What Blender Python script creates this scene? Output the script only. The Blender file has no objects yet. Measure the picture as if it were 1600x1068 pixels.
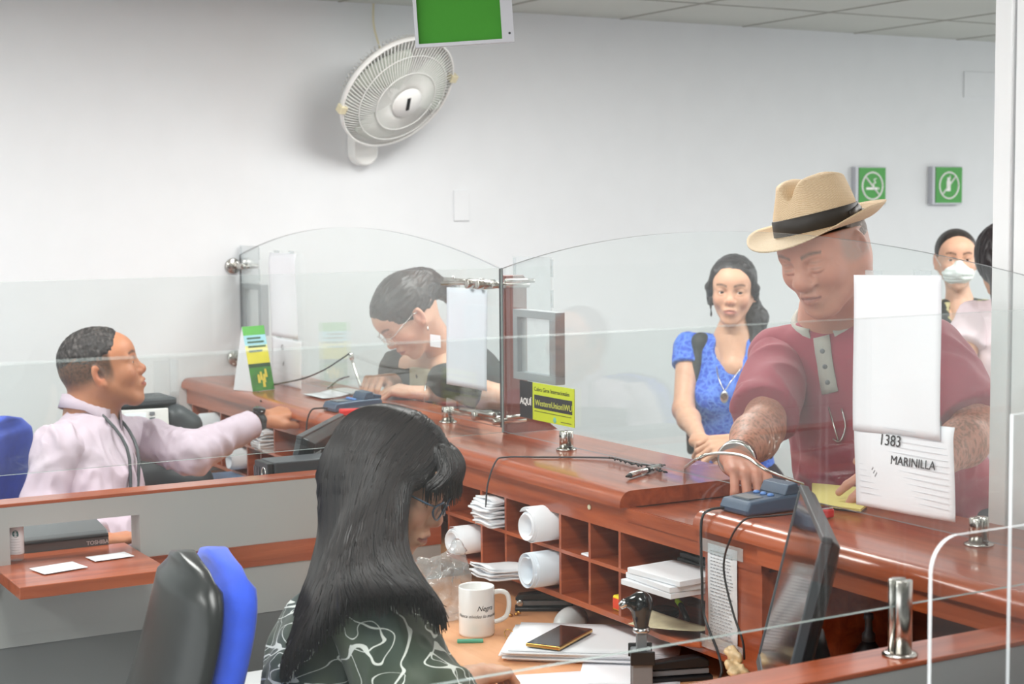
import bpy, math, random
import numpy as np
from mathutils import Vector, Matrix, noise as mnoise
random.seed(7); rng = np.random.RandomState(5)
S = bpy.context.scene
COL = S.collection
# ------------------------------------------------------------------ camera
cd = bpy.data.cameras.new('camera'); cam = bpy.data.objects.new('camera', cd); COL.objects.link(cam)
cd.sensor_width = 36; cd.lens = 57.3; cd.clip_start = .05; cd.clip_end = 60
YAW, PIT, ROL = math.radians(29.96), math.radians(4.588), math.radians(-.49)
cf = Vector((math.sin(YAW)*math.cos(PIT), math.cos(YAW)*math.cos(PIT), -math.sin(PIT)))
cr = Vector((math.cos(YAW), -math.sin(YAW), 0)); cu = cr.cross(cf)
cr2 = cr*math.cos(ROL)+cu*math.sin(ROL); cu2 = -cr*math.sin(ROL)+cu*math.cos(ROL)
cam.matrix_world = Matrix(((cr2.x, cu2.x, -cf.x, 0), (cr2.y, cu2.y, -cf.y, 0), (cr2.z, cu2.z, -cf.z, 1.65), (0, 0, 0, 1)))
cd.dof.use_dof = True; cd.dof.focus_distance = 3.5; cd.dof.aperture_fstop = 6.3
S.camera = cam
# ------------------------------------------------------------------ light
W = bpy.data.worlds.new('world'); S.world = W; W.use_nodes = True
W.node_tree.nodes['Background'].inputs[0].default_value = (.97, .985, 1, 1)
W.node_tree.nodes['Background'].inputs[1].default_value = 1.5
S.view_settings.view_transform = 'Standard'; S.view_settings.look = 'None'
S.view_settings.gamma = 1; S.view_settings.exposure = .5
def area(name, loc, sx, sy, power, rot=(0, 0, 0), col=(1, 1, 1)):
    l = bpy.data.lights.new(name, 'AREA'); l.shape = 'RECTANGLE'; l.size = sx; l.size_y = sy; l.energy = power; l.color = col
    o = bpy.data.objects.new(name, l); COL.objects.link(o); o.location = loc; o.rotation_euler = rot; return o
PANELS = [(.65, 4.1), (2.6, 4.1), (4.5, 3.3), (6.6, 3.4), (.65, 1.5), (2.6, 1.5), (5.1, 1.5), (-1.3, 2.8)]  # lamps added out of view to light the room and back wall evenly
for i, (x, y) in enumerate(PANELS):
    area('added_ceiling_lamp', (x, y, 2.42), .58, 1.18, 27, col=(1, .985, .96))
# ------------------------------------------------------------------ materials
def mk(name):
    m = bpy.data.materials.new(name); m.use_nodes = True; nt = m.node_tree
    return m, nt, nt.nodes['Principled BSDF']
def lin(c): return tuple((x/12.92 if x <= .04045 else ((x+.055)/1.055)**2.4) for x in (v/255 for v in c))
def mat(name, c, rough=.5, metal=0, coat=0, bump=0, bscale=60, var=0, vscale=8, spec=.5, emit=0, alpha=1, stretch=None, sheen=0):
    """c in sRGB 0-255"""
    m, nt, b = mk(name); L = nt.links; c = lin(c)
    b.inputs['Base Color'].default_value = (*c, 1); b.inputs['Roughness'].default_value = rough
    b.inputs['Metallic'].default_value = metal; b.inputs['Coat Weight'].default_value = coat; b.inputs['Coat Roughness'].default_value = .08
    b.inputs['Specular IOR Level'].default_value = spec; b.inputs['Sheen Weight'].default_value = sheen
    if emit: b.inputs['Emission Color'].default_value = (*c, 1); b.inputs['Emission Strength'].default_value = emit
    if alpha < 1: b.inputs['Alpha'].default_value = alpha
    tc = nt.nodes.new('ShaderNodeTexCoord'); mp = nt.nodes.new('ShaderNodeMapping'); L.new(tc.outputs['Object'], mp.inputs[0])
    if stretch: mp.inputs['Scale'].default_value = stretch
    if bump:
        n = nt.nodes.new('ShaderNodeTexNoise'); n.inputs['Scale'].default_value = bscale; n.inputs['Detail'].default_value = 4
        L.new(mp.outputs[0], n.inputs[0]); bp = nt.nodes.new('ShaderNodeBump'); bp.inputs['Strength'].default_value = bump
        bp.inputs['Distance'].default_value = min(.01, .5/bscale); L.new(n.outputs[0], bp.inputs['Height']); L.new(bp.outputs[0], b.inputs['Normal'])
    n = nt.nodes.new('ShaderNodeTexNoise'); n.inputs['Scale'].default_value = vscale; n.inputs['Detail'].default_value = 5
    L.new(mp.outputs[0], n.inputs[0]); r = nt.nodes.new('ShaderNodeMapRange'); v = max(var, .015)
    r.inputs['To Min'].default_value = 1-v; r.inputs['To Max'].default_value = 1+v; r.inputs['From Min'].default_value = .25; r.inputs['From Max'].default_value = .75
    L.new(n.outputs[0], r.inputs[0]); h = nt.nodes.new('ShaderNodeHueSaturation'); h.inputs['Color'].default_value = (*c, 1)
    L.new(r.outputs[0], h.inputs['Value']); L.new(h.outputs[0], b.inputs['Base Color'])
    return m
def wood(name, c1, c2, axis='y', rough=.28, coat=.5, sc=1):
    m, nt, b = mk(name); L = nt.links
    tc = nt.nodes.new('ShaderNodeTexCoord'); mp = nt.nodes.new('ShaderNodeMapping'); L.new(tc.outputs['Object'], mp.inputs[0])
    s = {'x': (1.2, 22, 22), 'y': (22, 1.2, 22), 'z': (22, 22, 1.2)}[axis]; mp.inputs['Scale'].default_value = tuple(k*sc for k in s)
    n = nt.nodes.new('ShaderNodeTexNoise'); n.inputs['Scale'].default_value = 1.3; n.inputs['Detail'].default_value = 8; n.inputs['Roughness'].default_value = .62; n.inputs['Distortion'].default_value = .6
    L.new(mp.outputs[0], n.inputs[0]); cr_ = nt.nodes.new('ShaderNodeValToRGB'); e = cr_.color_ramp.elements
    e[0].position = .3; e[0].color = (*lin(c1), 1); e[1].position = .68; e[1].color = (*lin(c2), 1)
    L.new(n.outputs[0], cr_.inputs[0]); L.new(cr_.outputs[0], b.inputs['Base Color'])
    b.inputs['Roughness'].default_value = rough; b.inputs['Coat Weight'].default_value = coat; b.inputs['Coat Roughness'].default_value = .12
    return m
def vcol(name, rough=.5, bump=.08, bscale=300, sub=0, spec=.4, stretch=None):
    m, nt, b = mk(name); L = nt.links
    a = nt.nodes.new('ShaderNodeVertexColor'); a.layer_name = 'Col'; L.new(a.outputs[0], b.inputs['Base Color'])
    b.inputs['Roughness'].default_value = rough; b.inputs['Specular IOR Level'].default_value = spec
    if sub: b.inputs['Subsurface Weight'].default_value = sub; b.inputs['Subsurface Radius'].default_value = (.6, .25, .12); b.inputs['Subsurface Scale'].default_value = .012
    tc = nt.nodes.new('ShaderNodeTexCoord'); mp = nt.nodes.new('ShaderNodeMapping'); L.new(tc.outputs['Object'], mp.inputs[0])
    if stretch: mp.inputs['Scale'].default_value = stretch
    n = nt.nodes.new('ShaderNodeTexNoise'); n.inputs['Scale'].default_value = bscale; n.inputs['Detail'].default_value = 3; L.new(mp.outputs[0], n.inputs[0])
    bp = nt.nodes.new('ShaderNodeBump'); bp.inputs['Strength'].default_value = bump; bp.inputs['Distance'].default_value = .003
    L.new(n.outputs[0], bp.inputs['Height']); L.new(bp.outputs[0], b.inputs['Normal'])
    return m
def glassmat(name, tint=(.97, .985, .98), haze=.012, ior=1.45):
    m = bpy.data.materials.new(name); m.use_nodes = True; nt = m.node_tree; L = nt.links
    nt.nodes.remove(nt.nodes['Principled BSDF']); out = nt.nodes['Material Output']
    t = nt.nodes.new('ShaderNodeBsdfTransparent'); t.inputs[0].default_value = (*tint, 1)
    g = nt.nodes.new('ShaderNodeBsdfGlossy'); g.inputs['Roughness'].default_value = .015; g.inputs[0].default_value = (1, 1, 1, 1)
    f = nt.nodes.new('ShaderNodeFresnel'); ge = nt.nodes.new('ShaderNodeNewGeometry'); ir = nt.nodes.new('ShaderNodeMapRange'); ir.inputs['To Min'].default_value = ior; ir.inputs['To Max'].default_value = 1/ior
    L.new(ge.outputs['Backfacing'], ir.inputs[0]); L.new(ir.outputs[0], f.inputs[0])
    d = nt.nodes.new('ShaderNodeBsdfDiffuse'); d.inputs[0].default_value = (.8, .84, .83, 1)  # pale diffuse share stands for reflected haze on panes, milkiness in plastics
    n = nt.nodes.new('ShaderNodeTexNoise'); n.inputs['Scale'].default_value = 3; r = nt.nodes.new('ShaderNodeMapRange')
    r.inputs['To Min'].default_value = haze*.6; r.inputs['To Max'].default_value = haze*1.4
    L.new(n.outputs[0], r.inputs[0])
    m1 = nt.nodes.new('ShaderNodeMixShader'); m2 = nt.nodes.new('ShaderNodeMixShader')
    L.new(r.outputs[0], m1.inputs[0]); L.new(t.outputs[0], m1.inputs[1]); L.new(d.outputs[0], m1.inputs[2])
    L.new(f.outputs[0], m2.inputs[0]); L.new(m1.outputs[0], m2.inputs[1]); L.new(g.outputs[0], m2.inputs[2])
    L.new(m2.outputs[0], out.inputs[0]); return m
M = dict(
 wall=mat('wall_paint', (226, 229, 231), .75, bump=.03, bscale=180, var=.01, spec=.2),
 wallw=mat('column_paint', (240, 242, 243), .55, bump=.02, var=.01),
 floor=mat('floor_tile', (150, 152, 152), .35, var=.06),
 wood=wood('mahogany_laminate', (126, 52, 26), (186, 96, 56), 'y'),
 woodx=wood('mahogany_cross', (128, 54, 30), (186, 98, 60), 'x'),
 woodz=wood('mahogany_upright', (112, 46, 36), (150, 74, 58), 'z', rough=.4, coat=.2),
 woodd=wood('mahogany_shaded', (84, 38, 24), (116, 58, 38), 'y', rough=.45, coat=.1),  # darker mahogany copy with recess shade put into its colour
 desk=wood('beech_laminate', (214, 152, 106), (230, 172, 126), 'y', rough=.4, coat=.2),
 grey=mat('partition_panel', (172, 174, 172), .5, bump=.04, bscale=90, var=.03, vscale=3),
 grey2=mat('partition_base', (120, 122, 122), .5, var=.03),
 glass=glassmat('clear_glass'), acryl=glassmat('clear_acrylic', (.97, .975, .98), .04, 1.3),
 gedge=mat('glass_edge', (146, 160, 157), .25, spec=.5), gedge3=mat('screen_edge', (104, 108, 112), .3, spec=.4), gedge2=mat('acrylic_edge', (226, 230, 232), .2, spec=.8),
 steel=mat('brushed_steel', (196, 194, 188), .22, metal=1, bump=.02, bscale=300),
 chrome=mat('chrome', (225, 226, 228), .08, metal=1),
 black=mat('black_plastic', (26, 27, 29), .42, bump=.03, bscale=120), blackg=mat('glossy_black', (14, 15, 17), .12, coat=.5),
 dgrey=mat('dark_grey_plastic', (62, 66, 70), .45, bump=.03, bscale=120), mgrey=mat('mid_grey_plastic', (120, 124, 128), .45),
 lgrey=mat('light_grey_plastic', (196, 198, 200), .45), white=mat('white_plastic', (234, 235, 232), .35, coat=.1),
 cream=mat('cream_plastic', (216, 208, 176), .4), paper=mat('white_paper', (238, 240, 244), .85, bump=.05, bscale=30, var=.015, spec=.1),
 paperb=mat('tinted_paper', (222, 230, 238), .85, bump=.05, bscale=30, spec=.1), tape=glassmat('clear_tape', (.9, .92, .93), .25, 1.3),
 green=mat('sign_green', (52, 150, 50), .35), green2=mat('hanging_sign_green', (76, 158, 58), .5, spec=.1, var=.04, vscale=5), alu=mat('aluminium_frame', (186, 188, 194), .4, metal=.3),
 lime=mat('lime_print', (196, 212, 44), .4), signblk=mat('sign_black', (48, 50, 54), .4), ink=mat('ink', (24, 24, 28), .6), limetxt=mat('lime_text', (206, 214, 90), .5),
 blue=mat('royal_blue_fabric', (44, 84, 214), .85, bump=.25, bscale=250, var=.12, vscale=30, sheen=.3),
 padb=mat('slate_blue_plastic', (62, 82, 106), .4, bump=.02, bscale=120), padk=mat('blue_key', (96, 140, 206), .4),
 red=mat('red_plastic', (206, 36, 36), .35), yellow=mat('yellow_card', (222, 206, 122), .8), yel2=mat('yellow_plastic', (236, 214, 40), .4),
 gold=mat('gold_metal', (206, 160, 84), .25, metal=1), silver=mat('silver', (214, 214, 210), .22, metal=1),
 bag=glassmat('thin_plastic_bag', (.93, .94, .95), .18, 1.4), lidb=mat('pale_blue_plastic', (150, 190, 226), .35),
 teal=mat('green_marker', (78, 170, 140), .4), straw=None, led=mat('added_lamp_diffuser', (255, 255, 252), .5, emit=1.6),
 screen=mat('lit_display', (224, 234, 238), .3, emit=.25), lens=glassmat('spectacle_lens', (.93, .94, .95), .02, 1.4),
)
# ------------------------------------------------------------------ mesh builder
class MB:
    def __init__(s): s.v = []; s.f = []; s.m = []; s.sm = []
    def add(s, vs, fs, mi=0, smooth=False, T=None):
        o = len(s.v)
        for p in vs:
            p = Vector(p)
            if T is not None: p = T @ p
            s.v.append(p)
        for f in fs: s.f.append([i+o for i in f]); s.m.append(mi); s.sm.append(smooth)
        return s
    def box(s, lo, hi, mi=0, T=None, ms=None):
        x0, y0, z0 = lo; x1, y1, z1 = hi
        vs = [(x0, y0, z0), (x1, y0, z0), (x1, y1, z0), (x0, y1, z0), (x0, y0, z1), (x1, y0, z1), (x1, y1, z1), (x0, y1, z1)]
        fs = [(0, 3, 2, 1), (4, 5, 6, 7), (0, 1, 5, 4), (1, 2, 6, 5), (2, 3, 7, 6), (3, 0, 4, 7)]
        s.add(vs, fs, mi, False, T)
        if ms:
            for k in range(6): s.m[-6+k] = ms[k]
        return s
    def cbox(s, c, d, mi=0, R=None):
        T = Matrix.Translation(Vector(c)) @ (R.to_4x4() if R else Matrix.Identity(4))
        return s.box((-d[0]/2, -d[1]/2, -d[2]/2), (d[0]/2, d[1]/2, d[2]/2), mi, T)
    def lathe(s, prof, o=(0, 0, 0), ax=(0, 0, 1), n=24, mi=0, T=None):
        ax = Vector(ax).normalized(); a = ax.orthogonal().normalized(); b = ax.cross(a); o = Vector(o); vs = []; fs = []
        for r, h in prof:
            for k in range(n):
                t = 2*math.pi*k/n; vs.append(o+ax*h+(a*math.cos(t)+b*math.sin(t))*max(r, 1e-5))
        for i in range(len(prof)-1):
            for k in range(n):
                k2 = (k+1) % n; fs.append((i*n+k, i*n+k2, (i+1)*n+k2, (i+1)*n+k))
        fs.append(tuple(range(n))[::-1]); fs.append(tuple((len(prof)-1)*n+k for k in range(n)))
        return s.add(vs, fs, mi, True, T)
    def cyl(s, a, b, r, r2=None, n=20, mi=0):
        a = Vector(a); b = Vector(b); h = (b-a).length; r2 = r if r2 is None else r2; e = min(r, r2, h)*.08
        return s.lathe([(r-e, 0), (r, e), (r2, h-e), (r2-e, h)], a, b-a, n, mi)
    def tube(s, pts, r, n=8, mi=0, rs=None, sub=0):
        P = [Vector(p) for p in pts]
        if sub:
            Q = []
            for i in range(len(P)-1):
                p0 = P[max(i-1, 0)]; p1 = P[i]; p2 = P[i+1]; p3 = P[min(i+2, len(P)-1)]
                for k in range(sub):
                    t = k/sub; Q.append(.5*((2*p1)+(p2-p0)*t+(2*p0-5*p1+4*p2-p3)*t*t+(3*p1-p0-3*p2+p3)*t**3))
            Q.append(P[-1])
            if rs: rs = [rs[min(int(i/sub), len(P)-1)]*(1-(i/sub) % 1)+rs[min(int(i/sub)+1, len(P)-1)]*((i/sub) % 1) for i in range(len(Q))]
            P = Q
        vs = []; fs = []; u = None
        for i, p in enumerate(P):
            t = (P[min(i+1, len(P)-1)]-P[max(i-1, 0)]).normalized()
            if u is None: u = t.orthogonal().normalized()
            u = (u-t*u.dot(t)).normalized(); w = t.cross(u); rr = rs[i] if rs else r
            for k in range(n):
                a = 2*math.pi*k/n; vs.append(p+(u*math.cos(a)+w*math.sin(a))*rr)
        for i in range(len(P)-1):
            for k in range(n):
                k2 = (k+1) % n; fs.append((i*n+k, i*n+k2, (i+1)*n+k2, (i+1)*n+k))
        fs.append(tuple(range(n))[::-1]); fs.append(tuple((len(P)-1)*n+k for k in range(n)))
        return s.add(vs, fs, mi, True)
    def prism(s, poly, a, b, ax='y', mi=0, me=None, smooth=False):
        """poly = list of 2D points in the two axes other than ax; extruded from a to b along ax"""
        def P(u, v, w): return {'x': (w, u, v), 'y': (u, w, v), 'z': (u, v, w)}[ax]
        n = len(poly); vs = [P(u, v, a) for u, v in poly]+[P(u, v, b) for u, v in poly]
        s.add(vs, [tuple(range(n)), tuple(range(2*n-1, n-1, -1))], mi)
        o = len(s.v)-2*n; me = mi if me is None else me
        for k in range(n):
            k2 = (k+1) % n; s.f.append([o+k, o+n+k, o+n+k2, o+k2]); s.m.append(me); s.sm.append(smooth)
        return s
    def sheet(s, c, w, h, ux, uy, t=.0006, nx=8, ny=10, fn=None, mi=0):
        """slightly bent sheet centred at c spanned by ux, uy"""
        ux = Vector(ux).normalized(); uy = Vector(uy).normalized(); nn = ux.cross(uy); c = Vector(c); vs = []
        for q in (0, 1):
            for j in range(ny+1):
                for i in range(nx+1):
                    a, b = i/nx-.5, j/ny-.5; d = fn(a, b) if fn else 0
                    vs.append(c+ux*a*w+uy*b*h+nn*(d+(q-.5)*t))
        N = (nx+1)*(ny+1); fs = []
        for j in range(ny):
            for i in range(nx):
                a = j*(nx+1)+i; fs.append((a+N, a+1+N, a+nx+2+N, a+nx+1+N)); fs.append((a, a+nx+1, a+nx+2, a+1))
        rim = [i for i in range(nx+1)]+[j*(nx+1)+nx for j in range(1, ny+1)]+[ny*(nx+1)+i for i in range(nx-1, -1, -1)]+[j*(nx+1) for j in range(ny-1, 0, -1)]
        for k in range(len(rim)):
            a, b = rim[k], rim[(k+1) % len(rim)]; fs.append((a, b, b+N, a+N))
        return s.add(vs, fs, mi, True)
OFF = {}
def off(o): return OFF.get(o.name, Vector((0, 0, 0))) if o else Vector((0, 0, 0))
def obj(name, mb, mats, parent=None, bev=0, seg=2, label=None, autos=True):
    if not isinstance(mats, (list, tuple)): mats = [mats]
    me = bpy.data.meshes.new(name)
    if isinstance(mb, MB):
        d = off(parent); me.from_pydata([tuple(p-d) for p in mb.v], [], mb.f)
        me.polygons.foreach_set('material_index', mb.m); me.polygons.foreach_set('use_smooth', mb.sm)
    else:
        V, Fc, Cl = mb; d = np.array(off(parent)); me.from_pydata((V-d).tolist(), [], Fc.tolist())
        me.polygons.foreach_set('use_smooth', [True]*len(Fc))
        if Cl is not None:
            ca = me.color_attributes.new('Col', 'FLOAT_COLOR', 'POINT')
            ca.data.foreach_set('color', np.concatenate([Cl, np.ones((len(Cl), 1))], 1).astype(np.float32).ravel())
    me.update()
    for m in mats: me.materials.append(m)
    o = bpy.data.objects.new(name, me); COL.objects.link(o)
    if parent: o.parent = parent; OFF[o.name] = off(parent)
    if bev:
        b = o.modifiers.new('bevel', 'BEVEL'); b.width = bev; b.segments = seg; b.limit_method = 'ANGLE'; b.angle_limit = math.radians(40)
    if label: o['label'] = label
    return o
def tag(o, label, cat, group=None):
    o['label'] = label; o['category'] = cat
    if group: o['group'] = group
    return o
def thing(name, label, cat, loc=(0, 0, 0), group=None):
    o = bpy.data.objects.new(name, None); COL.objects.link(o); o.location = loc; o.empty_display_size = .05
    OFF[o.name] = Vector(loc); return tag(o, label, cat, group)
def struct(name, mb, m, bev=0):
    o = obj(name, mb, m, None, bev); o['kind'] = 'structure'; return o
def text_mb(txt, size, T, ext=.0004, shear=0, align='LEFT', bend=None, weight=0):
    c = bpy.data.curves.new('t', 'FONT'); c.body = txt; c.size = size; c.extrude = ext; c.shear = shear; c.align_x = align; c.offset = weight; c.resolution_u = 3
    o = bpy.data.objects.new('t', c); COL.objects.link(o); dg = bpy.context.evaluated_depsgraph_get(); me = bpy.data.meshes.new_from_object(o.evaluated_get(dg))
    mb = MB(); vs = [v.co.copy() for v in me.vertices]
    if bend: vs = [bend(v) for v in vs]
    mb.add(vs, [list(p.vertices) for p in me.polygons], 0, False, T)
    bpy.data.objects.remove(o); bpy.data.meshes.remove(me); bpy.data.curves.remove(c); return mb
def frame(o, x, y):
    x = Vector(x).normalized(); y = Vector(y); y = (y-x*y.dot(x)).normalized(); z = x.cross(y)
    return Matrix(((x.x, y.x, z.x, o[0]), (x.y, y.y, z.y, o[1]), (x.z, y.z, z.z, o[2]), (0, 0, 0, 1)))
def rz(a): return Matrix.Rotation(math.radians(a), 4, 'Z')
def tr(*p): return Matrix.Translation(Vector(p))
# ------------------------------------------------------------------ smooth implicit shapes
def A3(p): return np.array(p, float)
class Field:
    def __init__(s): s.P = []
    def c(s, a, b, ra, rb=None, k=.01, op=1):
        a, b = A3(a), A3(b); rb = ra if rb is None else rb; r = max(ra, rb)
        s.P.append(('c', a, b, ra, rb, k, op, np.minimum(a, b)-r, np.maximum(a, b)+r)); return s
    def e(s, c, r, R=None, k=.01, op=1):
        c, r = A3(c), A3(r) if not np.isscalar(r) else A3((r, r, r)); m = r.max() if R is not None else r
        s.P.append(('e', c, r, R, None, k, op, c-m, c+m)); return s
    def chain(s, pts, rs, k=.01):
        for i in range(len(pts)-1): s.c(pts[i], pts[i+1], rs[i], rs[i+1], k)
        return s
    def cut(s, o, n, k=.002):   # remove the side n points to
        s.P.append(('p', A3(o), A3(n)/np.linalg.norm(n), 0, 0, k, -1, None, None)); return s
    def mesh(s, h, smooth=1):
        ad = [p for p in s.P if p[6] == 1]; lo = np.min([p[7] for p in ad], 0)-3*h; hi = np.max([p[8] for p in ad], 0)+3*h
        n = np.ceil((hi-lo)/h).astype(int)+1; v = np.full(n, .1, np.float32)
        ax = [lo[i]+h*np.arange(n[i]) for i in range(3)]
        for p in s.P:
            k = p[5]
            if p[0] == 'p':
                x, y, z = ax[0][:, None, None], ax[1][None, :, None], ax[2][None, None, :]
                d = (x-p[1][0])*p[2][0]+(y-p[1][1])*p[2][1]+(z-p[1][2])*p[2][2]; hh = np.maximum(k-np.abs(v-d), 0)/k; v = (np.maximum(v, d)+hh*hh*k*.25).astype(np.float32); continue
            m = k+2.5*h; i0 = np.clip(np.floor((p[7]-m-lo)/h).astype(int), 0, n-1); i1 = np.clip(np.ceil((p[8]+m-lo)/h).astype(int)+1, 1, n)
            if np.any(i1 <= i0): continue
            x = ax[0][i0[0]:i1[0]][:, None, None]; y = ax[1][i0[1]:i1[1]][None, :, None]; z = ax[2][i0[2]:i1[2]][None, None, :]
            if p[0] == 'c':
                a, b = p[1], p[2]; ba = b-a; L2 = max(ba@ba, 1e-12)
                t = np.clip(((x-a[0])*ba[0]+(y-a[1])*ba[1]+(z-a[2])*ba[2])/L2, 0, 1)
                d = np.sqrt((x-a[0]-ba[0]*t)**2+(y-a[1]-ba[1]*t)**2+(z-a[2]-ba[2]*t)**2)-(p[3]+(p[4]-p[3])*t)
            else:
                q = [x-p[1][0], y-p[1][1], z-p[1][2]]
                if p[3] is not None: R = p[3]; q = [q[0]*R[0][i]+q[1]*R[1][i]+q[2]*R[2][i] for i in range(3)]
                r = p[2]; k0 = np.sqrt((q[0]/r[0])**2+(q[1]/r[1])**2+(q[2]/r[2])**2); k1 = np.sqrt((q[0]/r[0]**2)**2+(q[1]/r[1]**2)**2+(q[2]/r[2]**2)**2)
                d = np.where(k0 < 1e-4, -r.min(), k0*(k0-1)/np.maximum(k1, 1e-6))
            sl = v[i0[0]:i1[0], i0[1]:i1[1], i0[2]:i1[2]]
            if p[6] == 1:
                hh = np.maximum(k-np.abs(sl-d), 0)/k; sl[...] = np.minimum(sl, d)-hh*hh*k*.25
            else:
                d = -d; hh = np.maximum(k-np.abs(sl-d), 0)/k; sl[...] = np.maximum(sl, d)+hh*hh*k*.25
        v[0] = v[-1] = .1; v[:, 0] = v[:, -1] = .1; v[:, :, 0] = v[:, :, -1] = .1
        return nets(v, lo, h, smooth)
def nets(v, lo, h, smooth):
    n = np.array(v.shape); c = n-1; ins = v < 0
    cnt = np.zeros(c, np.int8)
    for i in (0, 1):
        for j in (0, 1):
            for k in (0, 1): cnt += ins[i:c[0]+i, j:c[1]+j, k:c[2]+k]
    act = (cnt > 0) & (cnt < 8); idx = np.full(c, -1, np.int64); ijk = np.argwhere(act); idx[act] = np.arange(len(ijk))
    acc = np.zeros((len(ijk), 3)); w = np.zeros(len(ijk)); cor = [(i, j, k) for i in (0, 1) for j in (0, 1) for k in (0, 1)]
    val = {q: v[ijk[:, 0]+q[0], ijk[:, 1]+q[1], ijk[:, 2]+q[2]].astype(float) for q in cor}
    for a in cor:
        for d in range(3):
            if a[d] == 0:
                b = list(a); b[d] = 1; b = tuple(b); va, vb = val[a], val[b]; m = (va < 0) != (vb < 0)
                t = np.where(m, va/np.where(m, va-vb, 1), 0); p = np.tile(A3(a), (len(ijk), 1)); p[:, d] = t
                acc += p*m[:, None]; w += m
    V = lo+(ijk+acc/w[:, None])*h; F = []
    for d in range(3):
        sl0 = [slice(1, c[i]) if i != d else slice(0, c[i]) for i in range(3)]; sl1 = list(sl0); sl1[d] = slice(1, c[d]+1)
        a, b = ins[tuple(sl0)], ins[tuple(sl1)]; e = np.argwhere(a != b); fl = a[a != b]
        for i in range(3):
            if i != d: e[:, i] += 1
        u, w_ = [(1, 2), (2, 0), (0, 1)][d]; q = []
        for du, dw in ((0, 0), (1, 0), (1, 1), (0, 1)):
            g = e.copy(); g[:, u] -= du; g[:, w_] -= dw; q.append(idx[g[:, 0], g[:, 1], g[:, 2]])
        q = np.stack(q, 1); q[~fl] = q[~fl][:, ::-1]; F.append(q)
    F = np.concatenate(F)
    for _ in range(smooth): V = lap(V, F, .5)
    return V, F
def lap(V, F, f=.5, wt=None):
    E = np.concatenate([F[:, [0, 1]], F[:, [1, 2]], F[:, [2, 3]], F[:, [3, 0]]]); n = len(V); deg = np.bincount(E[:, 0], minlength=n)+np.bincount(E[:, 1], minlength=n)
    A = np.stack([np.bincount(E[:, 0], V[E[:, 1], i], n)+np.bincount(E[:, 1], V[E[:, 0], i], n) for i in range(3)], 1)/np.maximum(deg, 1)[:, None]
    return V+(A-V)*f*(1 if wt is None else wt[:, None])
def vnorm(V, F):
    N = np.zeros_like(V); a = np.cross(V[F[:, 2]]-V[F[:, 0]], V[F[:, 3]]-V[F[:, 1]])
    for i in range(4):
        for j in range(3): N[:, j] += np.bincount(F[:, i], a[:, j], len(V))
    return N/np.maximum(np.linalg.norm(N, axis=1), 1e-12)[:, None]
def hsh(i, j, k):
    n = (i*73856093) ^ (j*19349663) ^ (k*83492791); n = (n ^ (n >> 13))*1274126177; return ((n ^ (n >> 16)) & 65535)/65535.
def vnoise(P):
    I = np.floor(P).astype(np.int64); f = P-I; f = f*f*(3-2*f); r = 0
    for a in (0, 1):
        for b in (0, 1):
            for c in (0, 1):
                w = (f[:, 0] if a else 1-f[:, 0])*(f[:, 1] if b else 1-f[:, 1])*(f[:, 2] if c else 1-f[:, 2]); r = r+w*hsh(I[:, 0]+a, I[:, 1]+b, I[:, 2]+c)
    return r
def folds(V, F, amp, sc, seed=0, sharp=True):
    """cloth wrinkles pushed along the normals"""
    N = vnorm(V, F); sc = A3(sc); q = V*sc+seed*7.3; q = q+np.stack([vnoise(V*9+seed+i*11) for i in range(3)], 1)*1.6
    a = vnoise(q); a = 1-np.abs(2*a-1) if sharp else a; b = vnoise(q*2.1+5)
    return V+N*(((a-.6)+(b-.5)*.35)*amp)[:, None]
def merge(*ms):
    V = []; F = []; C_ = []; o = 0
    for m in ms: V.append(m[0]); F.append(m[1]+o); C_.append(m[2]); o += len(m[0])
    return np.concatenate(V), np.concatenate(F), np.concatenate(C_)
def xf(T, V): T = np.array(T); return V@T[:3, :3].T+T[:3, 3]
S.cycles.use_denoising = True; S.cycles.max_bounces = 10; S.cycles.transparent_max_bounces = 24; S.cycles.diffuse_bounces = 5; S.cycles.caustics_reflective = False; S.cycles.caustics_refractive = False
# ================================================================== the room
struct('floor', MB().box((-4, -3, -.05), (9.5, 5.9, 0)), M['floor'])
struct('wall_back', MB().box((-4, 5.77, 0), (9.5, 5.9, 2.6)), M['wall'])
struct('added_wall_behind', MB().box((-4, -3.1, 0), (9.5, -3, 2.6)), mat('added_wall_grey', (150, 152, 152), .8))  # unseen grey wall added to dim what the glass reflects
struct('ceiling', MB().box((-4, -3, 2.45), (9.5, 5.77, 2.5)), mat('ceiling_tile', (204, 206, 200), .9, bump=.15, bscale=160, var=.03, vscale=2, spec=.1))
g = MB()
for k in range(-11, 15): g.box((3.867+.644*k-.006, -3, 2.447), (3.867+.644*k+.006, 5.768, 2.4525))
for k in range(0, 14): g.box((-4, 5.2-.644*k-.006, 2.4475), (9.5, 5.2-.644*k+.006, 2.452))
struct('ceiling_grid', g, mat('ceiling_grid_metal', (158, 158, 150), .6))
c = MB().box((2.352, .9, 0), (2.8, 2.189, 2.449)).box((2.345, 2.194, 0), (2.8, 2.235, 2.449))
struct('wall_right', c, M['wallw'], .002)
struct('baseboard_back', MB().box((-4, 5.758, 0), (9.5, 5.77, .09)), M['grey'])
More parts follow.
